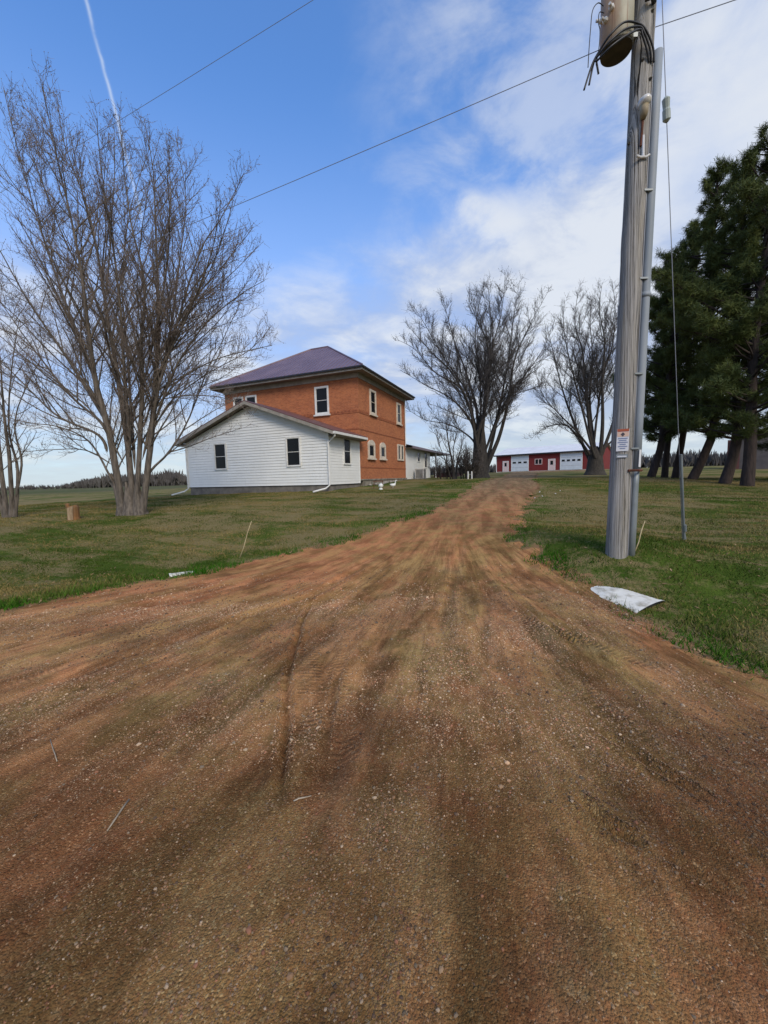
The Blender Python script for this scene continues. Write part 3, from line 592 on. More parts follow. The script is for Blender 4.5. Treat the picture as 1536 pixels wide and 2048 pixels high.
m = HM(); m.tube([(WX1+ox+.05, ye+.12, zr_-.08), (WX1+ox+.03, ye+.15, zr_-.20), (WX1+.12, WY+.0, zr_-.38), (WX1+.02, WY-.07, zr_-.48), (WX1+.02, WY-.07, 1.30), (WX1-.10, WY-.28, 1.14), (WX1-.42, WY-.95, 1.0)], .045, 8); m.build('downspout', 'white', house)
m = HM(); m.tube([(WX0-ox-.05, ye+.12, zr_-.08), (WX0-ox, ye+.2, zr_-.12), (WX0-.02, WY-.0, zr_-.18), (WX0-.02, WY-.06, zr_-.35), (WX0-.02, WY-.06, 1.25), (WX0-.15, WY-.25, 1.08), (WX0-.45, WY-.9, .90)], .045, 8); m.build('downspout', 'white', house)
window(house, 'f', -7.5, -6.72, 2.36, 3.76, off=WY-.014, cas=.06, sill=False); window(house, 'f', -2.5, -1.72, 2.38, 3.80, off=WY-.014, cas=.06, sill=False)
window(house, 's', -2.06, -1.3, 2.45, 3.80, off=.014, cas=.06, sill=False)
# rear wing
m = HM(); m.box(-6, -.06, YD+.005, 16.4, 1.45, 4.25); m.build('rear_wall', 'siding', house)
window(house, 's', 14.3, 15.1, 2.5, 3.9, off=-.06, cas=.08, sill=False); window(house, 's', 12.0, 12.8, 3.0, 3.8, trim='siding', off=-.06, cas=.05, sill=False)
m = HM(); zz_ = 4.1
m.face([(.6, YD+.02, zz_), (.6, 22.4, zz_), (-3, 22.4, 5.1), (-3, YD+.02, 5.1)]); m.face([(-6.6, YD+.02, zz_), (-3, YD+.02, 5.1), (-3, 22.4, 5.1), (-6.6, 22.4, zz_)])
m.box(.57, .6, YD+.02, 22.4, zz_-.17, zz_-.004); m.box(-6.57, .57, YD+.02, 22.37, zz_-.17, zz_-.14, 1); m.face([(.6, 22.4, zz_-.1), (-6.6, 22.4, zz_-.1), (-3, 22.4, 5.1)], 1); m.build('rear_roof', ['roof', 'soffit'], house)
for yy_ in (17.0, 21.9): m = HM(); m.box(.3, .42, yy_, yy_+.12, 1.5, zz_-.17); m.build('porch_post', 'white', house)
m = HM(); m.box(-6, .6, 16.41, 24.0, 1.38, 1.50); m.build('porch_slab', 'slab', house)
hm = house.matrix_basis if False else Matrix.Translation(HB) @ Matrix.Rotation(HRZ, 4, 'Z')
def hw(x, y): v = hm @ Vector((x, y, 0)); return v.x, v.y

# things standing about the house
def ground_thing(name, x, y, label, cat, group=None, rz=0., dz=0.): return thing(name, (x, y, lz(x, y)+dz), label, cat, group, rz)
x_, y_ = hw(.55, 10.9)
t = thing('air_conditioner', (x_, y_, 1.42), 'grey outdoor air conditioner unit beside the white rear wall of the farmhouse', 'air conditioner', rz=HRZ)
m = MB(); m.box(-.38, .38, -.38, .38, .06, .9); m.build('casing', 'slab', t, bev=.02)
m = MB()
for k in range(9): m.box(-.30, .30, -.40, -.381, .14+k*.08, .17+k*.08); m.box(.381, .40, -.30, .30, .14+k*.08, .17+k*.08)
m.build('grille', 'black', t); m = MB(); m.box(-.45, .45, -.45, .45, -.08, .058); m.build('pad', 'concrete', t)
x_, y_ = hw(.5, 19.8)
t = thing('raised_bed', (x_+.7, y_, 1.5), 'low dark red raised bed at the far corner of the farmhouse porch', 'raised bed', rz=HRZ)
m = MB(); m.box(-1.0, .9, -3, 2.6, -.1, .42); m.build('boards', 'deck', t, bev=.02); m = MB(); m.box(-1.05, .95, -3.05, 2.65, .421, .47); m.build('rim', 'deck', t)
# edging rocks along the brick wall
for i in range(9):
    xx_, yy_ = hw(.42+random.uniform(-.06, .10), .55+i*.58+random.uniform(-.1, .1)); r = random.uniform(.12, .2)
    me = bpy.data.meshes.new('edging_rock'); v = [Vector(p)*r*random.uniform(.75, 1.2) for p in ico]; me.from_pydata([(p.x*1.3, p.y*1.1, p.z*.75) for p in v], [], [tuple(int(q) for q in f) for f in icf]); me.materials.append(M['rock'])
    o = obj('edging_rock', me); o.location = (xx_, yy_, lz(xx_, yy_)+.05); o.rotation_euler = (0, 0, random.random()*6)
    o.modifiers.new('s', 'SUBSURF').levels = 1; o.modifiers['s'].render_levels = 1
    tag(o, 'grey fieldstone in the row along the foot of the orange brick side wall', 'rock', 'edging stones along the brick wall')
def plot(px, py, Y): p = at(px, py, Y); return p.x, p.y
x_, y_ = plot(762, 984, 19.2); t = ground_thing('globe_ornament', x_, y_, 'round white garden globe on the lawn, the left of two beside the brick wall', 'ornament')
m = MB(); m.tube([(0, 0, -.02), (0, 0, .05), (0, 0, .09)], [.11, .09, .05], 12); m.build('base', 'orn', t, sm=True)
bpy.ops.mesh.primitive_uv_sphere_add(segments=20, ring_count=12, radius=.12, location=(0, 0, 0)); o = bpy.context.object; o.name = 'globe'; o.data.materials.append(M['orn']); o.parent = t; o.location = (0, 0, .19)
for p_ in o.data.polygons: p_.use_smooth = True
x_, y_ = plot(786, 979, 20.2); t = ground_thing('goose_ornament', x_, y_, 'small upright white goose figure on the lawn beside the brick wall', 'ornament')
m = MB(); m.tube([(-.16, 0, .20), (-.1, 0, .17), (0, 0, .14), (.09, 0, .17), (.13, 0, .24)], [.01, .06, .095, .075, .03], 10); m.build('body', 'orn', t, sm=True)
m = MB(); m.tube([(.10, 0, .2), (.14, 0, .28), (.14, 0, .36), (.17, 0, .395), (.23, 0, .385)], [.045, .028, .025, .032, .006], 8); m.tube([(0, .03, -.02), (0, .03, .10)], .012, 6); m.tube([(0, -.03, -.02), (0, -.03, .10)], .012, 6); m.build('neck_and_legs', 'orn', t, sm=True)
x_, y_ = plot(757, 984, 20.4); t = ground_thing('plant_stand', x_, y_, 'low dark plant stand on thin legs near the brick wall', 'plant stand')
m = MB(); m.box(-.28, .28, -.18, .18, .36, .40); m.build('top', 'rust', t)
for a_ in (-1, 1):
    for b_ in (-1, 1): m = MB(); m.tube([(a_*.24, b_*.14, -.03), (a_*.22, b_*.12, .36)], .014, 6); m.build('leg', 'rust', t)
x_, y_ = plot(940, 968, 27); t = ground_thing('white_marker', x_, y_, 'pair of short white posts joined by a rail in front of the bare shrub', 'marker')
for k in (-.13, .13): m = MB(); m.tube([(k, 0, -.05), (k, 0, .48), (k, 0, .52)], [.045, .045, .02], 8); m.build('post', 'white', t)
m = MB(); m.tube([(-.13, 0, .30), (.13, 0, .30)], .02, 6); m.build('rail', 'galv', t)

# ------------------------------------------------------------------ red barn (local x along the front wall, +y back)
barn = thing('barn', (23.47, 80.0, 2.1), 'long red metal barn with pale roof and white overhead doors at the drive end', 'barn', rz=-R(40.61))
BL, BD, BH = 18.6, 12., 3.55
m = MB(); m.prism([(0, 0, 0), (0, BD, 0), (0, BD, BH), (0, BD/2, BH+1.5), (0, 0, BH)], (BL, 0, 0)); m.build('wall', 'barn', barn)
m = MB()
for s in (0, 1):
    ya, yb = (-.45, BD/2) if s == 0 else (BD+.45, BD/2); za = BH-.15+.08; zb = BH+1.58
    q = [(-.4, ya, za), (BL+.4, ya, za), (BL+.4, yb, zb), (-.4, yb, zb)]
    if s: q.reverse()
    m.prism(q, (0, 0, .06))
k = .1
while k < BL: m.prism([(k-.02, -.45, BH-.005), (k+.02, -.45, BH-.005), (k+.02, BD/2, BH+1.645), (k-.02, BD/2, BH+1.645)], (0, 0, .03)); k += .6
m.build('roof', 'barnroof', barn)
m = MB(); m.box(-.42, BL+.42, -.50, -.452, BH-.28, BH-.02); m.build('fascia', 'black', barn)
m = MB(); m.box(-.06, .06, -.06, -.002, 0, BH-.1); m.build('corner_trim', 'white', barn); m = MB(); m.box(BL-.06, BL+.06, -.06, -.002, 0, BH-.1); m.build('corner_trim', 'white', barn)
m = MB(); m.box(.06, BL-.06, -.04, -.002, .0, .16); m.build('base_board', 'slab', barn)
def lites(par, a, b, z0, z1, n):
    w = (b-a)/n
    for i in range(n): m = MB(); m.box(a+i*w+.2*w, a+(i+1)*w-.2*w, -.085, -.071, z0, z1); m.build('pane', 'glass', par)
for a, b, zt_ in ((3.25, 6.5, 3.15), (12.55, 16.1, 3.2)):
    m = MB(); n = 4; hh = (zt_-.18)/n
    for i in range(n): m.box(a, b, -.07, -.003, .17+i*hh+.012, .17+(i+1)*hh-.012)
    m.box(a-.12, a-.002, -.08, -.003, .17, zt_+.1, 1); m.box(b+.002, b+.12, -.08, -.003, .17, zt_+.1, 1); m.box(a, b, -.08, -.003, zt_+.002, zt_+.1, 1)
    o = m.build('garage_door', ['door', 'white'], barn); lites(o, a, b, 1.72, 2.05, 3 if a < 10 else 4)
for a, b in ((1.45, 2.5), (10.4, 11.5)):
    m = MB(); m.box(a, b, -.06, -.003, .18, 2.2); m.box(a-.1, a-.002, -.075, -.003, .18, 2.3, 1); m.box(b+.002, b+.1, -.075, -.003, .18, 2.3, 1); m.box(a, b, -.075, -.003, 2.202, 2.3, 1)
    o = m.build('door', ['pinkdoor', 'white'], barn); m = MB(); m.box(a+.3, b-.3, -.075, -.061, 1.2, 1.95); m.build('pane', 'glass', o)
    m = MB(); m.tube([(b-.12, -.06, 1.05), (b-.12, -.12, 1.05)], .03, 8); m.build('handle', 'galv', o)
m = MB(); a, b = 7.8, 9.2
for q in ((a, b, 1.35, 1.45), (a, b, 2.35, 2.45), (a, a+.1, 1.45, 2.35), (b-.1, b, 1.45, 2.35), ((a+b)/2-.05, (a+b)/2+.05, 1.45, 2.35)): m.box(q[0], q[1], -.07, -.003, q[2], q[3])
o = m.build('window', 'pinkdoor', barn); m = MB(); m.box(a+.1, (a+b)/2-.05, -.03, -.004, 1.45, 2.35); m.box((a+b)/2+.05, b-.1, -.03, -.004, 1.45, 2.35); m.build('pane', 'glass', o)

# grey shed far right behind the pines
sh = thing('shed', (36.7, 40, 1.35), 'dark grey shed with maroon corner mostly hidden behind the pines', 'shed', rz=R(-45))
m = MB(); m.prism([(0, 0, 0), (11, 0, 0), (11, 0, 3.4), (5.5, 0, 5.6), (0, 0, 3.4)], (0, 9, 0)); m.build('wall', 'shedgrey', sh)
m = MB(); m.box(-.14, .1, -.1, -.002, 0, 3.3); m.box(-.9, -.16, .3, .6, 0, 3.3); m.build('corner_post', 'shedred', sh)
m = MB(); m.prism([(-.5, -.4, 3.25), (5.5, -.4, 5.66), (5.5, -.4, 5.76), (-.5, -.4, 3.35)], (0, 9.8, 0)); m.prism([(5.5, -.4, 5.66), (11.5, -.4, 3.25), (11.5, -.4, 3.35), (5.5, -.4, 5.76)], (0, 9.8, 0)); m.build('roof', 'fascia', sh)
m = MB(); m.box(-.8, 11.2, -.5, -.12, -.1, .12); m.build('footing', 'slab', sh)

# ------------------------------------------------------------------ utility pole
PB = Vector((3.66, 6.0, .30)); PT = Vector((3.91, 6.0, 11.2))
pole = thing('utility_pole', PB, 'tall weathered grey wooden utility pole with grey conduit standing right of the driveway', 'utility pole')
ax = (PT-PB)
def pp(z): return ax*((z-PB.z)/ax.z)      # local centre of the shaft at world height z
m = MB(); n = 60; pts = []; rd = []
for i in range(n+1):
    z = .05+(11.2-.05)*i/n; q = pp(z); pts.append(q+Vector((.006*math.sin(i*.9), .006*math.cos(i*.7), 0))); rd.append((.152-.027*i/n)*(1+.035*math.exp(-i/1.2))+random.uniform(-.0012, .0012))
m.tube(pts, rd, 32); m.build('shaft', 'pole', pole, sm=True)
def side(z, ang, r): q = pp(z); a = R(ang); return q+Vector((math.cos(a)*r, math.sin(a)*r, 0))
def rz(z): return .152-.027*(z-.05)/11.15
CA = -22
m = MB(); m.tube([side(z, CA, rz(z)+.048) for z in (.1, .8, 1.4, 1.66)], .052, 16); m.build('lower_conduit', 'galv', pole, sm=True)
m = MB(); zs = [1.64+i*(7.45-1.64)/8 for i in range(9)]; m.tube([side(z, CA, rz(z)+.052) for z in zs], .062, 20)
m.tube([side(z, CA, rz(z)+.052) for z in (4.15, 4.22)], .068, 20); m.build('cable_guard', 'pvc', pole, sm=True)
m = MB()
for z in (1.62, 4.6):
    pts = [side(z, a, rz(z)+(.012 if abs(((a-CA+180) % 360)-180) > 38 else .118)) for a in range(-84, 37, 12)]
    if z < 2: m.tube(pts, .020, 6)
m.build('strap', 'rust', pole)
m = MB(); m.tube([side(z, -48, rz(z)+.006) for z in (.3, 2, 4, 6, 7.4)], .006, 6); m.tube([side(z, 165, rz(z)+.004) for z in (.3, 3, 6, 8, 10.8)], .004, 6); m.build('ground_wire', 'wire', pole)
for z in (1.95, 3.05, 4.4, 5.6):
    m = MB(); q = side(z, -62, rz(z)); m.box(q.x-.02, q.x+.10, q.y-.02, q.y+.02, q.z-.012, q.z+.012); m.build('clip', 'galv', pole)
# warning sign
def plate(name, a0, z0, z1, w, mt, r_, parent, th=.003):
    m = MB(); zc = (z0+z1)/2; c = side(zc, a0, rz(zc)+r_); t_ = Vector((-math.sin(R(a0)), math.cos(R(a0)), 0)); nn_ = Vector((math.cos(R(a0)), math.sin(R(a0)), 0)); h = Vector((ax.x/ax.z, 0, 1))*((z1-z0)/2)
    return m, c, t_, nn_, h
def slab(name, a0, zc, dz, u, hw_, hh_, mt, r_, parent):
    q0 = side(zc, a0, rz(zc)+r_); t_ = Vector((-math.sin(R(a0)), math.cos(R(a0)), 0)); n_ = Vector((math.cos(R(a0)), math.sin(R(a0)), 0)); up = Vector((ax.x/ax.z, 0, 1))
    m = MB(); c = q0+up*dz+t_*u; m.prism([c-t_*hw_-up*hh_, c+t_*hw_-up*hh_, c+t_*hw_+up*hh_, c-t_*hw_+up*hh_], n_*.003); return m.build(name, mt, parent)
SA = -120
sg = slab('warning_sign', SA, 2.08, 0, 0, .080, .165, 'signw', .003, pole); sg['label'] = 'white warning sign with orange header'
slab('header', SA, 2.08, .145, 0, .076, .020, 'signo', .0062, sg)
slab('symbol_field', SA, 2.08, .085, 0, .074, .034, 'signk', .0062, sg)
q0 = side(2.08, SA, rz(2.08)+.0095); t_ = Vector((-math.sin(R(SA)), math.cos(R(SA)), 0)); n_ = Vector((math.cos(R(SA)), math.sin(R(SA)), 0)); up = Vector((0, 0, 1)); c = q0+up*.085
m = MB(); m.prism([c-up*.032, c+t_*.028, c+up*.032, c-t_*.028], n_*.002); m.build('symbol', 'signb', sg)
m = MB()
for k in range(6):
    c = q0+up*(.025-k*.03); w_ = (.062, .05, .065, .04, .06, .036)[k]; m.prism([c-t_*w_-up*.006, c+t_*w_-up*.006, c+t_*w_+up*.006, c-t_*w_+up*.006], n_*.001)
m.build('text_lines', 'signl', sg)
s2 = slab('number_tag', SA, 1.84, 0, 0, .075, .026, 'galv', .003, pole); slab('tag_face', SA, 1.84, -.005, .0, .06, .010, 'signw', .0062, s2)
s3 = slab('conduit_label', -58, 1.80, 0, .085, .03, .13, 'signw', .075, pole)
# hardware on the pole
m = MB(); q = side(6.62, -110, rz(6.6)); m.tube([q+Vector((0, .02, .10)), q+Vector((0, -.04, .10)), q+Vector((0, -.09, .08)), q+Vector((0, -.11, .05))], [.06, .072, .068, .05], 14); m.build('bracket_cap', 'porc', pole, sm=True)
m = MB(); m.tube([q+Vector((0, -.05, .05)), q+Vector((0, -.05, -.05)), q+Vector((0, -.03, -.12))], [.06, .052, .03], 12); m.build('bracket_body', 'tan', pole, sm=True)
m = MB(); m.tube([q+Vector((0, -.03, -.12)), q+Vector((-.01, -.02, -.45))], .016, 8); m.build('bracket_rod', 'rust', pole)
q = side(6.05, -98, rz(6.05)); m = MB(); m.tube([q+Vector((-.09, -.03, -.02)), q+Vector((-.04, -.03, -.04)), q+Vector((.04, -.03, -.04)), q+Vector((.09, -.03, -.01))], .016, 8); m.tube([q+Vector((0, -.03, -.04)), q+Vector((0, -.02, .25))], .018, 8); m.build('service_bracket', 'porc', pole)
for z, a in ((7.9, -80), (7.3, -120), (6.3, 190), (7.05, -70)):
    q = side(z, a, rz(z)); d_ = Vector((math.cos(R(a)), math.sin(R(a)), 0)); m = MB(); m.tube([q-d_*.02, q+d_*.03], .013, 6); m.tube([q+d_*.0, q+d_*.010], .024, 6); m.build('bolt', 'tankdark', pole)
# transformer on the left of the pole
tr = thing('transformer', (3.44, 5.98, 7.50), 'rust stained tan cylindrical transformer mounted high on the wooden pole', 'transformer')
def lathe(name, prof, mt, par, k=40, sm=True):
    m = MB(); m.tube([(0, 0, z) for r, z in prof], [r for r, z in prof], k); return m.build(name, mt, par, sm=sm)
lathe('tank', [(.198, .03), (.205, .04), (.205, .92)], 'tank', tr); lathe('tank_bottom', [(.175, .0), (.197, .002), (.199, .045)], 'tankdark', tr, sm=False)
lathe('lid', [(.215, .921), (.215, .955), (.12, 1.0), (.02, 1.02)], 'tank', tr); lathe('bushing', [(.05, 1.021), (.03, 1.06), (.06, 1.08), (.03, 1.12), (.055, 1.14), (.025, 1.22)], 'porc', tr)
for z in (.18, .78): m = MB(); m.box(.19, .30, -.05, .07, z-.03, z+.03); m.build('hanger', 'galv', tr)
for k, (a, z) in enumerate(((200, .34), (222, .42), (178, .42))):
    m = MB(); d_ = Vector((math.cos(R(a)), math.sin(R(a)), 0)); m.tube([d_*.2+Vector((0, 0, z)), d_*.235+Vector((0, 0, z)), d_*.25+Vector((0, 0, z)), d_*.29+Vector((0, 0, z))], [.035, .035, .02, .018], 10); m.build('terminal', 'porc', tr)
# leads: thick black cables from the guard over to the left, thin jumpers up to the terminals
def P3(px, py, Y): return at(px, py, Y)
def spline(pts, n=10):
    pts = [Vector(p) for p in pts]; o = []
    for i in range(len(pts)-1):
        p0, p1, p2, p3 = pts[max(i-1, 0)], pts[i], pts[i+1], pts[min(i+2, len(pts)-1)]
        for k in range(n):
            t = k/n; o.append(.5*((2*p1)+(p2-p0)*t+(2*p0-5*p1+4*p2-p3)*t*t+(3*p1-p0-3*p2+p3)*t**3))
    return o+[pts[-1]]
def cable(name, pts, r, mt, label, group=None, cat='cable'):
    p = spline(pts); o0 = p[0].copy(); m = MB(); m.tube([q-o0 for q in p], r, 8); o = m.build(name, mt, None, sm=True); o.location = o0; return tag(o, label, cat, group)
for k in range(3):
    j = k*9; cable('service_cable', [P3(1308-k*5, 125, 5.86), P3(1306-k*6, 95+j*.3, 5.82), P3(1293-k*4, 62+j*.5, 5.78), P3(1279, 48+j*.6, 5.76), P3(1250, 44+j*1.6, 5.70), P3(1222-k*1, 68+j*1.5, 5.70), P3(1200-k*3, 100+j*1.2, 5.80), P3(1184+k*4, 130-k*6, 5.85), P3((1168, 1178, 1197)[k], (180, 170, 148)[k], 5.88)], .013, 'black',
          ('black service cable looping past the transformer, its cut end hanging lowest', 'middle black service cable looping under the transformer', 'black service cable looping past the transformer with the shortest hanging end')[k], 'black cables looping from the conduit top')
cable('jumper_wire', [P3(1207, 12, 5.85), P3(1196, 6, 5.82), P3(1185, 22, 5.82), P3(1181, 60, 5.84), P3(1178, 100, 5.84), P3(1176, 135, 5.86)], .006, 'black', 'outer thin black jumper wire left of the transformer', 'thin jumper wires beside the transformer', 'wire')
cable('jumper_wire', [P3(1208, 26, 5.85), P3(1199, 25, 5.82), P3(1197, 45, 5.82), P3(1200, 62, 5.84), P3(1198, 95, 5.84), P3(1192, 130, 5.86)], .006, 'black', 'inner thin black jumper wire close against the transformer', 'thin jumper wires beside the transformer', 'wire')
m = MB(); o0 = side(8.0, -100, rz(8.0)+.02); m.tube([o0+Vector((-.06, 0, .03)), o0+Vector((0, -.05, .0)), o0+Vector((.06, 0, -.02))], .03, 8); m.build('cable_clamp', 'black', pole)
# guy wire with its strain insulator
gt = Vector((3.84, 6.0, 11.15)); ga = Vector((6.03, 7.7, lz(6.03, 7.7)-.05))
guy = thing('guy_wire', ga, 'thin steel guy wire with grey insulator anchored in the lawn right of the pole', 'guy wire'); gd = gt-ga
m = MB(); m.tube([(0, 0, 0), gd*.634], .0065, 6); m.tube([gd*.662, gd], .0065, 6); m.build('cable', 'wire', guy)
m = MB(); m.tube([gd*.633, gd*.636, gd*.647, gd*.649, gd*.660, gd*.663], [.02, .055, .055, .046, .055, .02], 10); m.build('strain_insulator', 'insul', guy)
m = MB(); off = Vector((.022, -.02, 0)); m.tube([gd*.0+off, gd*.16+off], .020, 8); m.tube([Vector((.07, -.02, -.02)), Vector((.03, -.02, .16)), gd*.07+off], .010, 6); m.build('guy_guard', 'galv', guy)
m = MB(); m.tube([gd*.022+Vector((.035, -.03, 0)), gd*.034+Vector((.035, -.03, 0))], .03, 8); m.build('clamp', 'galv', guy)
# overhead lines, parallel to the road
D2 = Vector((-math.cos(R(21.9)), math.sin(R(21.9)), 0))
def line(z, sag, r, label, x0=3.80):
    pts = []
    for seg in (0, 1):
        for i in range(25):
            t = i/24; L = 70.; d = (t*L if seg else -(1-t)*L)
            pts.append(Vector((x0, 6, z))+D2*d-Vector((0, 0, 1))*(sag*4*t*(1-t))+Vector((0, 0, .0)))
    o0 = pts[0].copy(); m = MB(); m.tube([q-o0 for q in pts], r, 6); o = m.build('power_line', 'wire', None); o.location = o0; return tag(o, label, 'power line', 'overhead power lines')
line(10.75, 1.0, .0045, 'upper overhead wire crossing the top left of the sky'); line(7.78, .9, .006, 'lower overhead wire passing behind the transformer across the middle of the sky')

# ------------------------------------------------------------------ bare trees
def tubes(P, Rr, k):                      # P (N,n,3), Rr (N,n): batch of tapered tubes
    N, n, _ = P.shape; T = np.empty_like(P); T[:, 1:-1] = P[:, 2:]-P[:, :-2]; T[:, 0] = P[:, 1]-P[:, 0]; T[:, -1] = P[:, -1]-P[:, -2]
    T /= np.linalg.norm(T, axis=2, keepdims=True)+1e-9
    ref = np.tile(np.array([.31, .87, .38]), (N, 1))[:, None]; A = np.cross(T, ref); A /= np.linalg.norm(A, axis=2, keepdims=True)+1e-9; B = np.cross(T, A)
    an = np.arange(k)*2*PI/k; V_ = P[:, :, None]+(A[:, :, None]*np.cos(an)[None, None, :, None]+B[:, :, None]*np.sin(an)[None, None, :, None])*Rr[:, :, None, None]
    base = (np.arange(N)*n*k)[:, None, None]+(np.arange(n-1)*k)[None, :, None]; q = np.arange(k)[None, None]; q1 = (q+1) % k
    F_ = np.stack([base+q, base+q1, base+k+q1, base+k+q], -1).reshape(-1, 4); return V_.reshape(-1, 3), F_
def grow(paths, seed, lv2, lv3, lv4, base, start=.2, up=.35):
    """paths: list of (pts (n,3), r0, r1) main stems. Returns dict of arrays for levels 2..4"""
    g = np.random.default_rng(seed); out = {2: [], 3: [], 4: []}
    def rd(): v = g.normal(size=3); return v/np.linalg.norm(v)
    def shoot(p, d, L, r, n, wob, trop):
        pts = [p]; d = d/np.linalg.norm(d); st = L/(n-1)
        for i in range(n-1):
            d = d+rd()*wob+np.array([0, 0, trop]); d /= np.linalg.norm(d); pts.append(pts[-1]+d*st)
        return np.array(pts), np.linspace(r, r*.35, n)
    def side_dir(t, lo, hi, trop):
        q = np.cross(t, rd()); q /= np.linalg.norm(q)+1e-9; a = math.radians(g.uniform(lo, hi)); d = t*math.cos(a)+q*math.sin(a); d[2] += trop; return d
    for pts, r0, r1 in paths:
        seg = np.linalg.norm(np.diff(pts, axis=0), axis=1); cum = np.r_[0, np.cumsum(seg)]; L = cum[-1]; s = L*start*g.uniform(.7, 1.2)
        while s < L:
            i = min(np.searchsorted(cum, s)-1, len(seg)-1); i = max(i, 0); f = (s-cum[i])/seg[i]; p = pts[i]*(1-f)+pts[i+1]*f; t = (pts[i+1]-pts[i])/seg[i]
            rem = L-s; r = r0+(r1-r0)*s/L; l2 = min(lv2[1], .38*rem+.45)*g.uniform(.6, 1.15)
            q, rr = shoot(p, side_dir(t, 24, 52, up*.3), l2, min(r*.55, .008+l2*.0085), 7, .11, up*.12); out[2].append((q, rr)); s += lv2[0]*g.uniform(.5, 1.5)
    for q, rr in list(out[2]):
        L = np.linalg.norm(np.diff(q, axis=0), axis=1).sum(); s = L*.12
        while s < L:
            u = s/L*6; i = min(int(u), 5); f = u-i; p = q[i]*(1-f)+q[i+1]*f; t = q[i+1]-q[i]; t = t/np.linalg.norm(t)
            l3 = g.uniform(.5, 1.)*min(lv3[1], .5*(L-s)+.25); z, r_ = shoot(p, side_dir(t, 25, 55, .15), l3, base*1.7, 5, .16, .10); out[3].append((z, r_)); s += lv3[0]*g.uniform(.5, 1.5)
        out[3].append((np.stack([q[-1]+(q[-1]-q[-2])*k*.35+g.normal(size=3)*.02*k for k in range(5)]), np.linspace(base*1.5, base*.6, 5)))
    for q, rr in list(out[3]):
        L = np.linalg.norm(np.diff(q, axis=0), axis=1).sum(); s = L*.15
        while s < L:
            u = s/L*4; i = min(int(u), 3); f = u-i; p = q[i]*(1-f)+q[i+1]*f; t = q[i+1]-q[i]; t = t/np.linalg.norm(t)
            l4 = g.uniform(.5, 1.2)*lv4[1]; out[4].append(shoot(p, side_dir(t, 25, 60, .2), l4, base, 3, .2, .12)); s += lv4[0]*g.uniform(.5, 1.5)
    return out
def smooth_path(pts, n=6):
    return np.array([tuple(p) for p in spline([Vector(p) for p in pts], n)])
def bare_tree(name, base, stems, seed, label, cat='tree', group=None, lv2=(.34, 3.2), lv3=(.20, 1.0), lv4=(.12, .26), tw=.0042, bark='bark', twig='twig', start=.2, trunk=None, buds=.0, up=.35):
    o = thing(name, base, label, cat, group); B0 = np.array(base); vs = []; fs = []; off = 0; paths = []
    def add(V_, F_):
        nonlocal off
        vs.append(V_); fs.append(F_+off); off += len(V_)
    for pts, r0, r1 in stems:
        q = smooth_path(pts); n = len(q); g = np.random.default_rng(seed+n); q = q+np.cumsum(g.normal(size=(n, 3))*.006, 0)*np.array([1, 1, .3]); rr = r1+(r0-r1)*(1-np.linspace(0, 1, n))**1.5
        rr[:3] *= np.array([1.35, 1.12, 1.]) if q[0, 2] < base[2]+.5 else np.array([.12, .55, .9]); paths.append((q, r0, r1)); add(*tubes(q[None], rr[None], 12))
    if trunk is not None:
        for pts, rr in trunk:
            q = np.array([tuple(p) for p in pts]); n = 14; u = np.linspace(0, len(q)-1, n); q2 = np.stack([np.interp(u, range(len(q)), q[:, k]) for k in range(3)], 1); add(*tubes(q2[None], np.interp(u, range(len(q)), rr)[None], 16))
    br = grow(paths, seed, lv2, lv3, lv4, tw, start, up)
    if br[2]: add(*tubes(np.stack([a for a, b in br[2]]), np.stack([b for a, b in br[2]]), 5))
    V_ = np.concatenate(vs)-B0; obj('trunk', npmesh('trunk', V_, [(np.concatenate(fs), 0)], [M[bark]], True), o)
    vs, fs, off = [], [], 0
    for k, kk in ((3, 3), (4, 3)):
        if br[k]: add(*tubes(np.stack([a for a, b in br[k]]), np.stack([b for a, b in br[k]]), kk))
    gr = [(np.concatenate(fs), 0)]
    if buds:
        tips = np.stack([a[-1] for a, b in br[4]]+[a[1] for a, b in br[4]]); g = np.random.default_rng(seed); tips = tips[g.random(len(tips)) < .55]; n = len(tips)
        oc = np.array([(1, 0, 0), (0, 1, 0), (-1, 0, 0), (0, -1, 0), (0, 0, 1.6), (0, 0, -1.2)]); P = tips[:, None]+oc[None]*buds*(.6+.8*g.random((n, 1, 1)))
        of = np.array([(0, 1, 4), (1, 2, 4), (2, 3, 4), (3, 0, 4), (1, 0, 5), (2, 1, 5), (3, 2, 5), (0, 3, 5)]); gr.append(((of[None]+np.arange(n)[:, None, None]*6).reshape(-1, 3)+off, 0)); vs.append(P.reshape(-1, 3))
    obj('crown', npmesh('crown', np.concatenate(vs)-B0, gr, [M[twig]]), o); return o
def pxs(pts, Y0, dY=0.):                  # a stem sketched as picture points, its top dY nearer or farther than its foot
    n = len(pts); return [at(p[0], p[1], Y0+dY*(i/(n-1))) for i, p in enumerate(pts)]
YB = 13.5
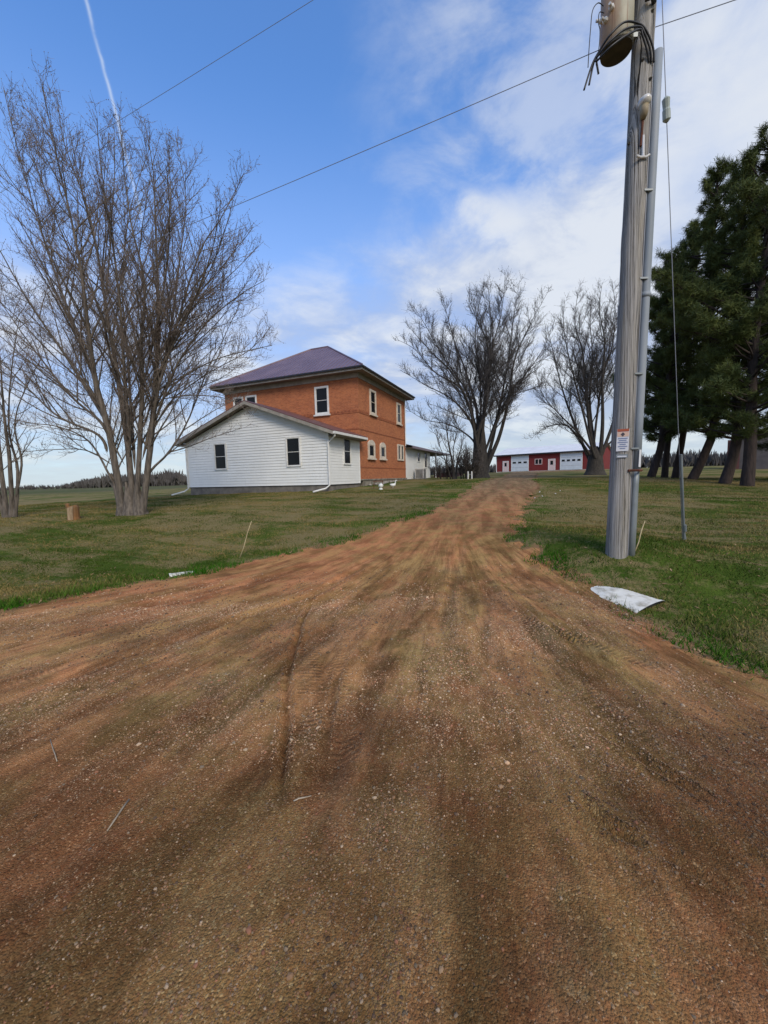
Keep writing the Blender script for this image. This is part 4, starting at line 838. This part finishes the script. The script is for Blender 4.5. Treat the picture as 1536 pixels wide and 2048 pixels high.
L = [  # big silver maple on the left lawn
 ([(248, 1034), (219, 869), (190, 759), (175, 650), (160, 531), (138, 422), (109, 294), (84, 165)], .16, -1.0), ([(268, 1034), (255, 887), (233, 741), (215, 640), (197, 520), (179, 440), (157, 350), (140, 262)], .15, 1.2),
 ([(284, 1032), (303, 869), (313, 723), (317, 650), (314, 540), (310, 440), (306, 340), (288, 235)], .15, .6), ([(272, 1030), (284, 814), (284, 690), (288, 567), (270, 476), (252, 380), (236, 225)], .12, -.8),
 ([(292, 985), (300, 945), (343, 898), (379, 832), (415, 741), (445, 680), (480, 600)], .07, 1.0), ([(300, 900), (313, 796), (340, 700), (370, 590), (405, 495), (445, 430), (486, 345)], .085, -.5),
 ([(285, 920), (317, 780), (345, 640), (360, 520), (372, 400), (352, 270)], .085, 1.5), ([(306, 860), (350, 740), (410, 650), (480, 590), (530, 560)], .06, -.3), ([(310, 820), (360, 760), (430, 720), (500, 700), (545, 690)], .045, -.8),
 ([(236, 985), (219, 950), (178, 883), (120, 855), (55, 845), (0, 830)], .06, -.5), ([(215, 905), (197, 870), (120, 835), (60, 780), (0, 719), (-70, 650)], .075, -.2), ([(228, 900), (204, 847), (146, 796), (73, 705), (20, 630), (-40, 540)], .085, .8),
 ([(222, 860), (175, 780), (110, 680), (50, 590), (0, 500), (-50, 420)], .08, -1.0), ([(219, 869), (190, 760), (145, 640), (95, 500), (50, 350), (10, 180)], .09, .5), ([(230, 760), (200, 620), (130, 480), (80, 350), (40, 240)], .06, 1.8),
 ([(290, 850), (340, 690), (400, 600), (450, 560), (510, 500)], .06, 1.5), ([(262, 900), (250, 760), (240, 600), (225, 480), (205, 350), (196, 240)], .09, -2.0), ([(290, 760), (330, 560), (340, 440), (330, 330)], .06, -1.8), ([(300, 780), (380, 620), (425, 500), (440, 400)], .055, -2.),
 ([(270, 940), (262, 820), (255, 700), (245, 560), (262, 420), (300, 300)], .08, 3.0), ([(250, 800), (200, 700), (120, 600), (60, 480)], .05, 2.5),
 ([(303, 869), (345, 800), (420, 745), (500, 700), (545, 650)], .04, .8), ([(300, 840), (360, 720), (440, 640), (510, 540)], .045, 1.6), ([(317, 720), (370, 620), (440, 540), (505, 455)], .05, .2), ([(315, 760), (360, 650), (430, 520), (465, 400)], .05, -1.4),
 ([(235, 880), (170, 760), (90, 660), (10, 590)], .05, 1.6), ([(250, 930), (190, 830), (110, 760), (20, 700)], .045, -1.4), ([(226, 930), (170, 900), (100, 900), (40, 905)], .035, .2), ([(310, 800), (390, 790), (460, 800), (500, 830)], .03, -.6), ([(204, 540), (170, 400), (130, 290), (112, 190)], .04, .6), ([(313, 520), (340, 420), (336, 300)], .04, .3), ([(212, 600), (222, 460), (230, 340), (226, 250)], .04, 1.1)]
bx, by, _ = at(265, 1030, YB); bz = lz(bx, by)
stems = [(pxs(p, YB, dy), r*.76, .009) for p, r, dy in L]
tz = Vector((bx, by, bz-.15)); trunk = [([tz+Vector((-.05, 0, 0)), tz+Vector((-.06, 0, .35)), tz+Vector((-.14, 0, 1.3))], (.34, .22, .03)), ([tz+Vector((.26, .05, 0)), tz+Vector((.22, .03, .4)), tz+Vector((.25, 0, 1.5))], (.32, .20, .03)), ([tz+Vector((-.28, -.05, 0)), tz+Vector((-.34, 0, .5)), tz+Vector((-.62, 0, 1.6))], (.26, .16, .03))]
bare_tree('bare_tree', (bx, by, bz), stems, 3, 'large many stemmed bare tree on the lawn left of the white gable', 'tree', 'bare deciduous trees', lv2=(.34, 3.0), lv3=(.165, .95), lv4=(.10, .28), tw=.0042, trunk=trunk, buds=.011, start=.16)
# thin tree at the left edge
bx, by, _ = at(20, 1036, 13.6); bz = lz(bx, by)
stems = [(pxs(p, 13.6, dy), r, .01) for p, r, dy in (([(14, 1038), (2, 930), (-6, 830), (-20, 750), (-40, 690)], .09, .6), ([(24, 1038), (20, 920), (8, 820), (2, 730), (-8, 670)], .08, -.4), ([(30, 1036), (36, 940), (18, 850), (26, 720), (38, 640)], .06, .3), ([(20, 1036), (44, 930), (30, 850), (50, 780), (80, 720)], .045, 0.), ([(10, 1036), (-30, 900), (-70, 800), (-110, 700)], .07, 0))]
bare_tree('bare_tree', (bx, by, bz), stems, 11, 'thin bare tree with several narrow stems at the left edge of the picture', 'tree', 'bare deciduous trees', lv2=(.45, 1.1), lv3=(.25, .6), lv4=(.15, .25), tw=.0045, start=.35)
# middle tree behind the house
bx, by, _ = at(960, 957, 34); bz = lz(bx, by)
ML = [([(962, 900), (968, 820), (975, 740), (985, 690), (1003, 620), (1010, 545)], .36, 1), ([(955, 880), (975, 800), (978, 700), (955, 640), (935, 590)], .30, -2), ([(950, 850), (930, 790), (900, 740), (860, 700), (815, 650)], .30, 0), ([(955, 830), (935, 750), (912, 690), (895, 630), (885, 590)], .24, 2),
 ([(975, 930), (1000, 870), (1018, 800), (1030, 720), (1060, 650), (1098, 580)], .30, 0), ([(970, 940), (990, 860), (1005, 790), (1020, 700), (1030, 620), (1040, 560)], .26, 3), ([(945, 850), (905, 800), (850, 770), (800, 740)], .22, -2), ([(945, 880), (900, 850), (850, 840), (810, 815)], .18, 2), ([(1018, 790), (1050, 750), (1085, 700), (1110, 640)], .16, -2),
 ([(960, 760), (950, 680), (960, 600), (975, 570)], .16, 3), ([(940, 800), (890, 720), (850, 650), (825, 610)], .18, 3), ([(985, 700), (980, 620), (975, 560)], .14, -2), ([(1000, 820), (1030, 790), (1080, 770), (1105, 740)], .12, 1), ([(930, 790), (870, 745), (830, 700), (795, 680)], .16, -3)]
bv = Vector((bx, by, bz-.2)); trunk = [([bv, bv+Vector((0, 0, .6)), bv+Vector((0, 0, 2.4)), bv+Vector((0, 0, 4.2)), bv+Vector((.05, 0, 5.6))], (1.0, .72, .62, .42, .12))]
ML = [([(960+3*math.sin(k*2.1), 957), (959+8*math.sin(k*1.7), 915)]+[(q[0], q[1]) for q in p if q[1] < 905], r, dy) if p[0][1] < 925 else ([(966, 957)]+p, r, dy) for k, (p, r, dy) in enumerate(ML)]
bare_tree('bare_tree', (bx, by, bz), [(pxs(p, 34, dy), r*.9, .011) for p, r, dy in ML], 21, 'bare tree with one thick trunk behind the farmhouse left of the drive', 'tree', 'bare deciduous trees', lv2=(.50, 5.4), lv3=(.17, 1.9), lv4=(.13, .55), tw=.0095, buds=.02, up=.4, bark='darkbark', twig='darktwig', trunk=trunk, start=.38)
bx, by, _ = at(1190, 950, 38); bz = lz(bx, by)
RL = [([(1188, 930), (1180, 860), (1172, 780), (1165, 700), (1150, 640), (1160, 570)], .32, 1), ([(1195, 930), (1205, 850), (1205, 760), (1210, 680), (1200, 620), (1205, 565)], .30, -2), ([(1180, 940), (1160, 880), (1130, 850), (1090, 855), (1060, 880)], .22, 0), ([(1182, 920), (1150, 850), (1125, 780), (1110, 720), (1095, 660)], .26, 2),
 ([(1185, 900), (1160, 800), (1140, 720), (1128, 650), (1130, 600)], .22, -2), ([(1205, 930), (1225, 850), (1240, 780), (1250, 700), (1262, 620)], .28, 1), ([(1210, 930), (1235, 870), (1260, 830), (1280, 780)], .2, 2), ([(1205, 760), (1225, 690), (1230, 620), (1225, 570)], .18, 2), ([(1160, 870), (1120, 830), (1085, 790), (1070, 740)], .18, -2), ([(1180, 800), (1185, 720), (1180, 640), (1185, 590)], .18, 3)]
bv = Vector((bx, by, bz-.2)); trunk = [([bv, bv+Vector((0, 0, .7)), bv+Vector((0, 0, 2.2)), bv+Vector((0, 0, 3.0))], (1.15, .80, .62, .2))]
RL = [([(1190+4*math.sin(k*2.1), 951), (1190+9*math.sin(k*1.7), 925)]+[(q[0], q[1]) for q in p if q[1] < 910], r, dy) for k, (p, r, dy) in enumerate(RL)]
bare_tree('bare_tree', (bx, by, bz), [(pxs(p, 38, dy), r*.95, .011) for p, r, dy in RL], 33, 'bare tree with dark branching trunk between the red barn and the pole', 'tree', 'bare deciduous trees', lv2=(.48, 5.4), lv3=(.18, 2.0), lv4=(.14, .55), tw=.0098, buds=.02, up=.4, bark='darkbark', twig='darktwig', trunk=trunk, start=.38)
# scrub at the foot of the middle tree
bx, by, _ = at(906, 958, 29.5); bz = lz(bx, by)
bare_tree('bare_shrub', (bx, by, bz), [(pxs(p, 29.5, dy), r, .015) for p, r, dy in (([(908, 960), (905, 925), (897, 890), (893, 850), (897, 810)], .13, 0), ([(912, 960), (914, 925), (922, 895), (928, 870)], .09, .5), ([(902, 958), (890, 920), (878, 890), (868, 860)], .05, -.5), ([(910, 930), (906, 900), (914, 860), (905, 830)], .05, 1))], 41, 'small dark forked bare tree just left of the thick trunk', 'tree', None, lv2=(.3, 1.5), lv3=(.22, .8), lv4=(.16, .4), tw=.009, bark='darkbark', twig='darktwig', start=.3)
g_ = np.random.default_rng(5)
for j, (px, py, Y, n, lb) in enumerate(((936, 960, 29, 26, 'dense bare thicket of upright twigs in front of the thick middle trunk'), (890, 958, 30.5, 14, 'low sparse bare bush beside the end of the porch slab'))):
    bx, by, _ = at(px, py, Y); bz = lz(bx, by); ss = []
    for i in range(n):
        a = g_.uniform(0, 2*PI); r = g_.uniform(.05, .55); hh_ = g_.uniform(.9, 2.3)*(1 if j == 0 else .7); b0 = Vector((bx+math.cos(a)*r, by+math.sin(a)*r, bz-.05))
        ss.append(([b0, b0+Vector((math.cos(a)*.15, math.sin(a)*.15, hh_*.5)), b0+Vector((math.cos(a)*.45, math.sin(a)*.45, hh_))], .028, .01))
    bare_tree('bare_bush', (bx, by, bz), ss, 50+j, lb, 'bush', None, lv2=(.22, .8), lv3=(.2, .5), lv4=(.2, .3), tw=.009, bark='darkbark', twig='darktwig', start=.15)

# ------------------------------------------------------------------ pines
def pine(base, top, r, crown, seed, label, zb0, dens=1.0, lean=0.):
    g = np.random.default_rng(seed); b = np.array(base); t = np.array(top); o = thing('pine_tree', tuple(base), label, 'pine tree', 'row of dark pines on the right'); Hh = t[2]-b[2]
    n = 16; u = np.linspace(0, 1, n); ctr = b[None]*(1-u[:, None])+t[None]*u[:, None]; lk = np.clip(u/.22, 0, 1); lk = lk*(2-lk)-u; ctr[:, 0] += lean*lk+.15*np.sin(u*7+seed); ctr[0, 2] -= .3
    rr = r*(1-u)**.8+.03; rr[0] *= 1.15; vs = []; fs = []; off = 0
    def add(a):
        nonlocal off
        vs.append(a[0]); fs.append(a[1]+off); off += len(a[0])
    add(tubes(ctr[None], rr[None], 14)); limbs = []; tufts = []
    s = zb0
    while s < .985:
        prof = crown*min(1, (1-s)**.6*1.35+.08)*(.75+.25*min(1, (s-zb0)/.16+.4))*g.uniform(.6, 1.15); nb = g.integers(3, 6); a0 = g.uniform(0, 6.3)
        for k in range(nb):
            a = a0+k*2*PI/nb+g.uniform(-.4, .4); L = prof*g.uniform(.45, 1.2)*(.75+.4*math.sin(a*2+s*13+seed)); i = s*(n-1); i0 = min(int(i), n-2); f = i-i0; p = ctr[i0]*(1-f)+ctr[i0+1]*f
            el = g.uniform(-.12, .25)+s*.45; d = np.array([math.cos(a)*math.cos(el), math.sin(a)*math.cos(el), math.sin(el)]); q = [p]; 
            for j in range(5): d = d+np.array([0, 0, .07])+g.normal(size=3)*.07; d /= np.linalg.norm(d); q.append(q[-1]+d*L/5)
            q = np.array(q); limbs.append((q, np.linspace(.028+L*.010, .008, 6)))
            m_ = int(L*5.6*dens)+3
            for w in range(m_):
                v = g.uniform(.35, 1.)**.7*5; j = min(int(v), 4); pt = q[j]*(1-(v-j))+q[j+1]*(v-j); sd_ = np.array([-d[1], d[0], 0]); sgn = g.choice([-1, 1]); l_ = g.uniform(.15, .9)*(1.25-v/5*.8)*min(1., L*.4)
                e = pt+sd_*sgn*l_*.8+d*l_*.6+np.array([0, 0, g.uniform(-.08, .22)]); limbs.append((np.array([pt+(e-pt)*k_/5 for k_ in range(6)]), np.linspace(.010, .005, 6)))
                for c in range(3): tufts.append(pt+(e-pt)*(.45+.28*c)+g.normal(size=3)*.05)
        s += g.uniform(.02, .045)*10/Hh
    add(tubes(np.stack([a for a, b_ in limbs]), np.stack([b_ for a, b_ in limbs]), 4))
    obj('trunk', npmesh('trunk', np.concatenate(vs)-b, [(np.concatenate(fs), 0)], [M['pinebark']], True), o)
    T = np.array(tufts); n = len(T); K = 18; d = g.normal(size=(n, K, 3)); d[..., 2] += .35; d /= np.linalg.norm(d, axis=2, keepdims=True); ln = g.uniform(.13, .27, (n, K, 1)); w = np.cross(d, g.normal(size=(n, K, 3))); w /= np.linalg.norm(w, axis=2, keepdims=True); w *= .010
    c = T[:, None]+g.normal(size=(n, K, 3))*.05; P = np.stack([c-w, c+w, c+d*ln+w*.3, c+d*ln-w*.3], 2).reshape(-1, 3)-b
    obj('crown', npmesh('crown', P, [(np.arange(n*K*4).reshape(-1, 4), 0)], [M['needle']]), o)
    return n
def pb(px, py, Y): v = at(px, py, Y); return (v.x, v.y, lz(v.x, v.y)), v
PN = [((1300, 956), 23, (1345, 525), .26, 3.1, 'leftmost pine of the row, its dark trunk leaning right', .17), ((1333, 957), 25.5, (1350, 545), .24, 3.2, 'upright slim pine second from the left of the row', .20),
      ((1352, 958), 24.5, (1395, 450), .24, 3.2, 'slim pine third from the left, close beside its upright neighbour', .20), ((1378, 964), 21, (1432, 335), .27, 3.5, 'strongly leaning pine in the middle of the row', .155),
      ((1440, 968), 18.5, (1485, 340), .28, 3.4, 'tall leaning pine second from the right edge of the picture', .15), ((1488, 970), 17.3, (1540, 275), .30, 3.7, 'thickest pine of the row, nearest the right edge', .15)]
for i, (b_, Yp, t_, r_, cr_, lb_, z0_) in enumerate(PN):
    bb, _ = pb(b_[0], b_[1], Yp); tt = at(t_[0], t_[1], Yp); pine(bb, tuple(tt), r_*.68, cr_, 60+i, lb_, z0_, lean=(.8, .1, .2, 1.2, .7, .2)[i])
for i, (xq, yq, hq) in enumerate(((20.5, 19.5, 13), (22.0, 15.6, 13))):
    pine((xq, yq, lz(xq, yq)), (xq+.8, yq, hq), .3, 3.6, 80+i, ('pine at the right edge of the picture, only its crown showing', 'pine farthest right, mostly outside the picture')[i], .15)

# ------------------------------------------------------------------ far woods and hedges
def far_wood(name, pts, hgt, dens, seed, wd=.35, depth=12., label=None):
    g = np.random.default_rng(seed); P = []; 
    for (xa, ya, ha), (xb, yb, hb) in zip(pts[:-1], pts[1:]):
        L = math.hypot(xb-xa, yb-ya); n = int(L*dens); t = g.random(n); x = xa+(xb-xa)*t; y = ya+(yb-ya)*t+g.uniform(0, depth, n); h = (ha+(hb-ha)*t)*g.uniform(.55, 1.1, n)*hgt*(.8+.4*vn(x*.06, y*.06, seed % 7)); z = H(x, y)-.5
        w = wd*g.uniform(.5, 1.5, n); P.append((x, y, z, h, w))
    x, y, z, h, w = [np.concatenate([p[k] for p in P]) for k in range(5)]; n = len(x); V_ = []; F_ = []; off = 0
    for k in range(9):                     # every tree: a trunk and eight ascending limbs, each a slim spindle
        a = g.uniform(0, 6.3, n); r = 0 if k == 0 else h*g.uniform(.08, .32, n); b = np.stack([x, y, z+(0 if k == 0 else h*g.uniform(.1, .4, n))], -1); e = np.stack([x+np.cos(a)*r, y+np.sin(a)*r, z+h*g.uniform(.6, 1., n)], -1)
        m_ = (b+e)/2+np.stack([np.cos(a)*r*.15, np.sin(a)*r*.15, 0*a], -1); ww = w*(1 if k == 0 else 1.1); P3_ = np.stack([b, m_, e], 1); v, f = tubes(P3_, np.stack([ww*.4, ww*.5, ww*.08], 1), 4); V_.append(v); F_.append(f+off); off += len(v)
    return tag(obj(name, npmesh(name, np.concatenate(V_), [(np.concatenate(F_), 0)], [M['wood_far']])), kind='stuff')
far_wood('far_wood', [(-232, 280, 1.0), (-205, 270, 1.5), (-190, 270, 2.2), (-170, 270, 2.5), (-150, 270, 2.4), (-142, 275, 1.6), (-120, 290, 1.1), (-60, 330, .8)], 4.6, 7, 3, .8)
far_wood('far_hedgerow', [(-330, 260, 1), (-250, 270, 1.0), (-225, 275, 1.2)], 4.0, 2.0, 4, .25)
far_wood('far_treeline', [(20, 230, 1.2), (60, 200, 1.2), (110, 170, 1.4), (170, 160, 1.3), (260, 150, 1.2)], 5.2, 5, 5, .5)

# ------------------------------------------------------------------ small things
x_, y_ = plot(148, 1040, 13.0); t = ground_thing('log_stump', x_, y_, 'short upright split log with pale face standing on the left lawn', 'log', rz=.2)
m = MB(); g_ = np.random.default_rng(9); ang = np.linspace(0, 2*PI, 13)[:-1]; lo = [(.17*math.cos(a)*(1+.12*math.sin(3*a)), .15*math.sin(a), -.05) for a in ang]
m.tube([(0, 0, -.05), (0, .0, .1), (.01, 0, .42), (.0, 0, .47)], [.20, .17, .165, .14], 12); m.build('bark_side', 'logside', t); m = MB(); m.prism([(-.08, -.19, .0), (.07, -.19, .0), (.08, -.175, .46), (-.09, -.175, .40)], (0, .05, 0)); m.build('split_face', 'log', t)
m = MB(); m.tube([(-.12, -.03, .40), (-.14, -.03, .52), (-.11, -.02, .56)], [.06, .07, .03], 8); m.build('knot', 'logside', t); m = MB(); m.tube([(.11, -.02, .38), (.12, -.02, .50)], [.06, .03], 8); m.build('knot', 'logside', t)
def stalk(px0, py0, Y0, px1, py1, Y1, r, name, label, mt='straw', cat='stake'):
    a = at(px0, py0, Y0); b = at(px1, py1, Y1); z = lz(a.x, a.y); a.z = z-.04; m = MB(); d = b-a; bend = Vector((.012, 0, 0)); m.tube([(0, 0, 0), tuple(d*.35+bend), tuple(d*.7-bend*.5), tuple(d)], [r, r*.95, r*.85, r*.6], 8)
    o = m.build(name, mt, None, sm=True); o.location = a; return tag(o, label, cat)
stalk(478, 1116, 7.9, 503, 1042, 7.9, .011, 'marker_stake', 'thin leaning pale marker stake at the grass edge left of the driveway')
stalk(1268, 1108, 6.0, 1290, 1042, 6.1, .010, 'dry_stalk', 'thin leaning dry stalk beside the foot of the utility pole', cat='stalk')
def ground_stick(p, q, r, label, sub=.4):
    a = at(*p, 1.6*FPX/(p[1]-958-(768-p[0])*.025)); b = at(*q, 1.6*FPX/(q[1]-958-(768-q[0])*.025)); pts = [a+(b-a)*t_ for t_ in (0, .3, .6, 1)]
    for i_, v in enumerate(pts): v.z = float(gravz(np.array([v.x]), np.array([v.y]))[0])+r+.006+(.004 if i_ == 1 else 0)
    o0 = pts[0].copy(); m = MB(); m.tube([v-o0 for v in pts], [r, r*.95, r*1.0, r*.7], 8); o = m.build('stick', 'stick', None, sm=True); o.location = o0; return tag(o, label, 'stick')
ground_stick((262, 1645), (220, 1722), .0045, 'straight pale stick lying on the gravel in the left foreground')
ground_stick((118, 1560), (104, 1512), .0025, 'short thin twig on the gravel, farther left and smaller than the pale stick')
ground_stick((590, 1660), (625, 1643), .003, 'small curved twig on the gravel near the middle foreground')
# culvert ends
def culvert(a, b, r, label, open_end=True):
    a = Vector(a); b = Vector(b); t = thing('culvert_pipe', a, label, 'culvert pipe', 'ends of the culvert under the driveway'); t.scale = (1, 1, .36 if r > .3 else 1); d = b-a; d.z /= t.scale.z; L = d.length; dn = d.normalized(); n = 26
    m = MB(); pts = [d*(i/n) for i in range(n+1)]; m.tube(pts, [r*(1+.008*math.cos(i*PI))*(min(1, .45+.5*(i/n/.35)**.6)) for i in range(n+1)], 28, cap=False); m.build('pipe', 'culv', t, sm=True)
    m = MB(); m.tube([d*.6, d-dn*.01], r*.93, 24); m.build('mouth_shade', 'inside', t, sm=True); m = MB(); m.tube([d-dn*.03, d+dn*.012], r*1.05, 28, cap=False); m.build('rim', 'culv', t); return t  # capped near-black plug paints the shade inside the pipe mouth
culvert((2.93, 5.46, -.080), (3.33, 4.76, -.150), .34, 'chalky white culvert pipe end half buried at the gravel edge below the utility pole')
culvert((-3.40, 7.12, -.15), (-3.86, 6.76, -.14), .13, 'small white culvert pipe end in the grass at the left edge of the driveway')
# white fallen bits on the right lawn
for i, (px, py, Y) in enumerate(((1078, 1012, 15), (1085, 1020, 14), (1112, 1016, 14.5), (1120, 1010, 15.5), (1068, 1022, 13.6))):
    p = at(px, py, Y); m = MB(); m.tube([(0, 0, 0), (.05, .02, .03), (.1, .01, .035)], [.02, .035, .01], 6); o = m.build('paper_scrap', 'white', None); o.scale = (.5,)*3; o.location = (p.x, p.y, lz(p.x, p.y)+.012); o.rotation_euler = (0, 0, i*1.3); tag(o, 'tiny white scrap lying on the lawn right of the driveway', 'scrap', 'white scraps on the right lawn')
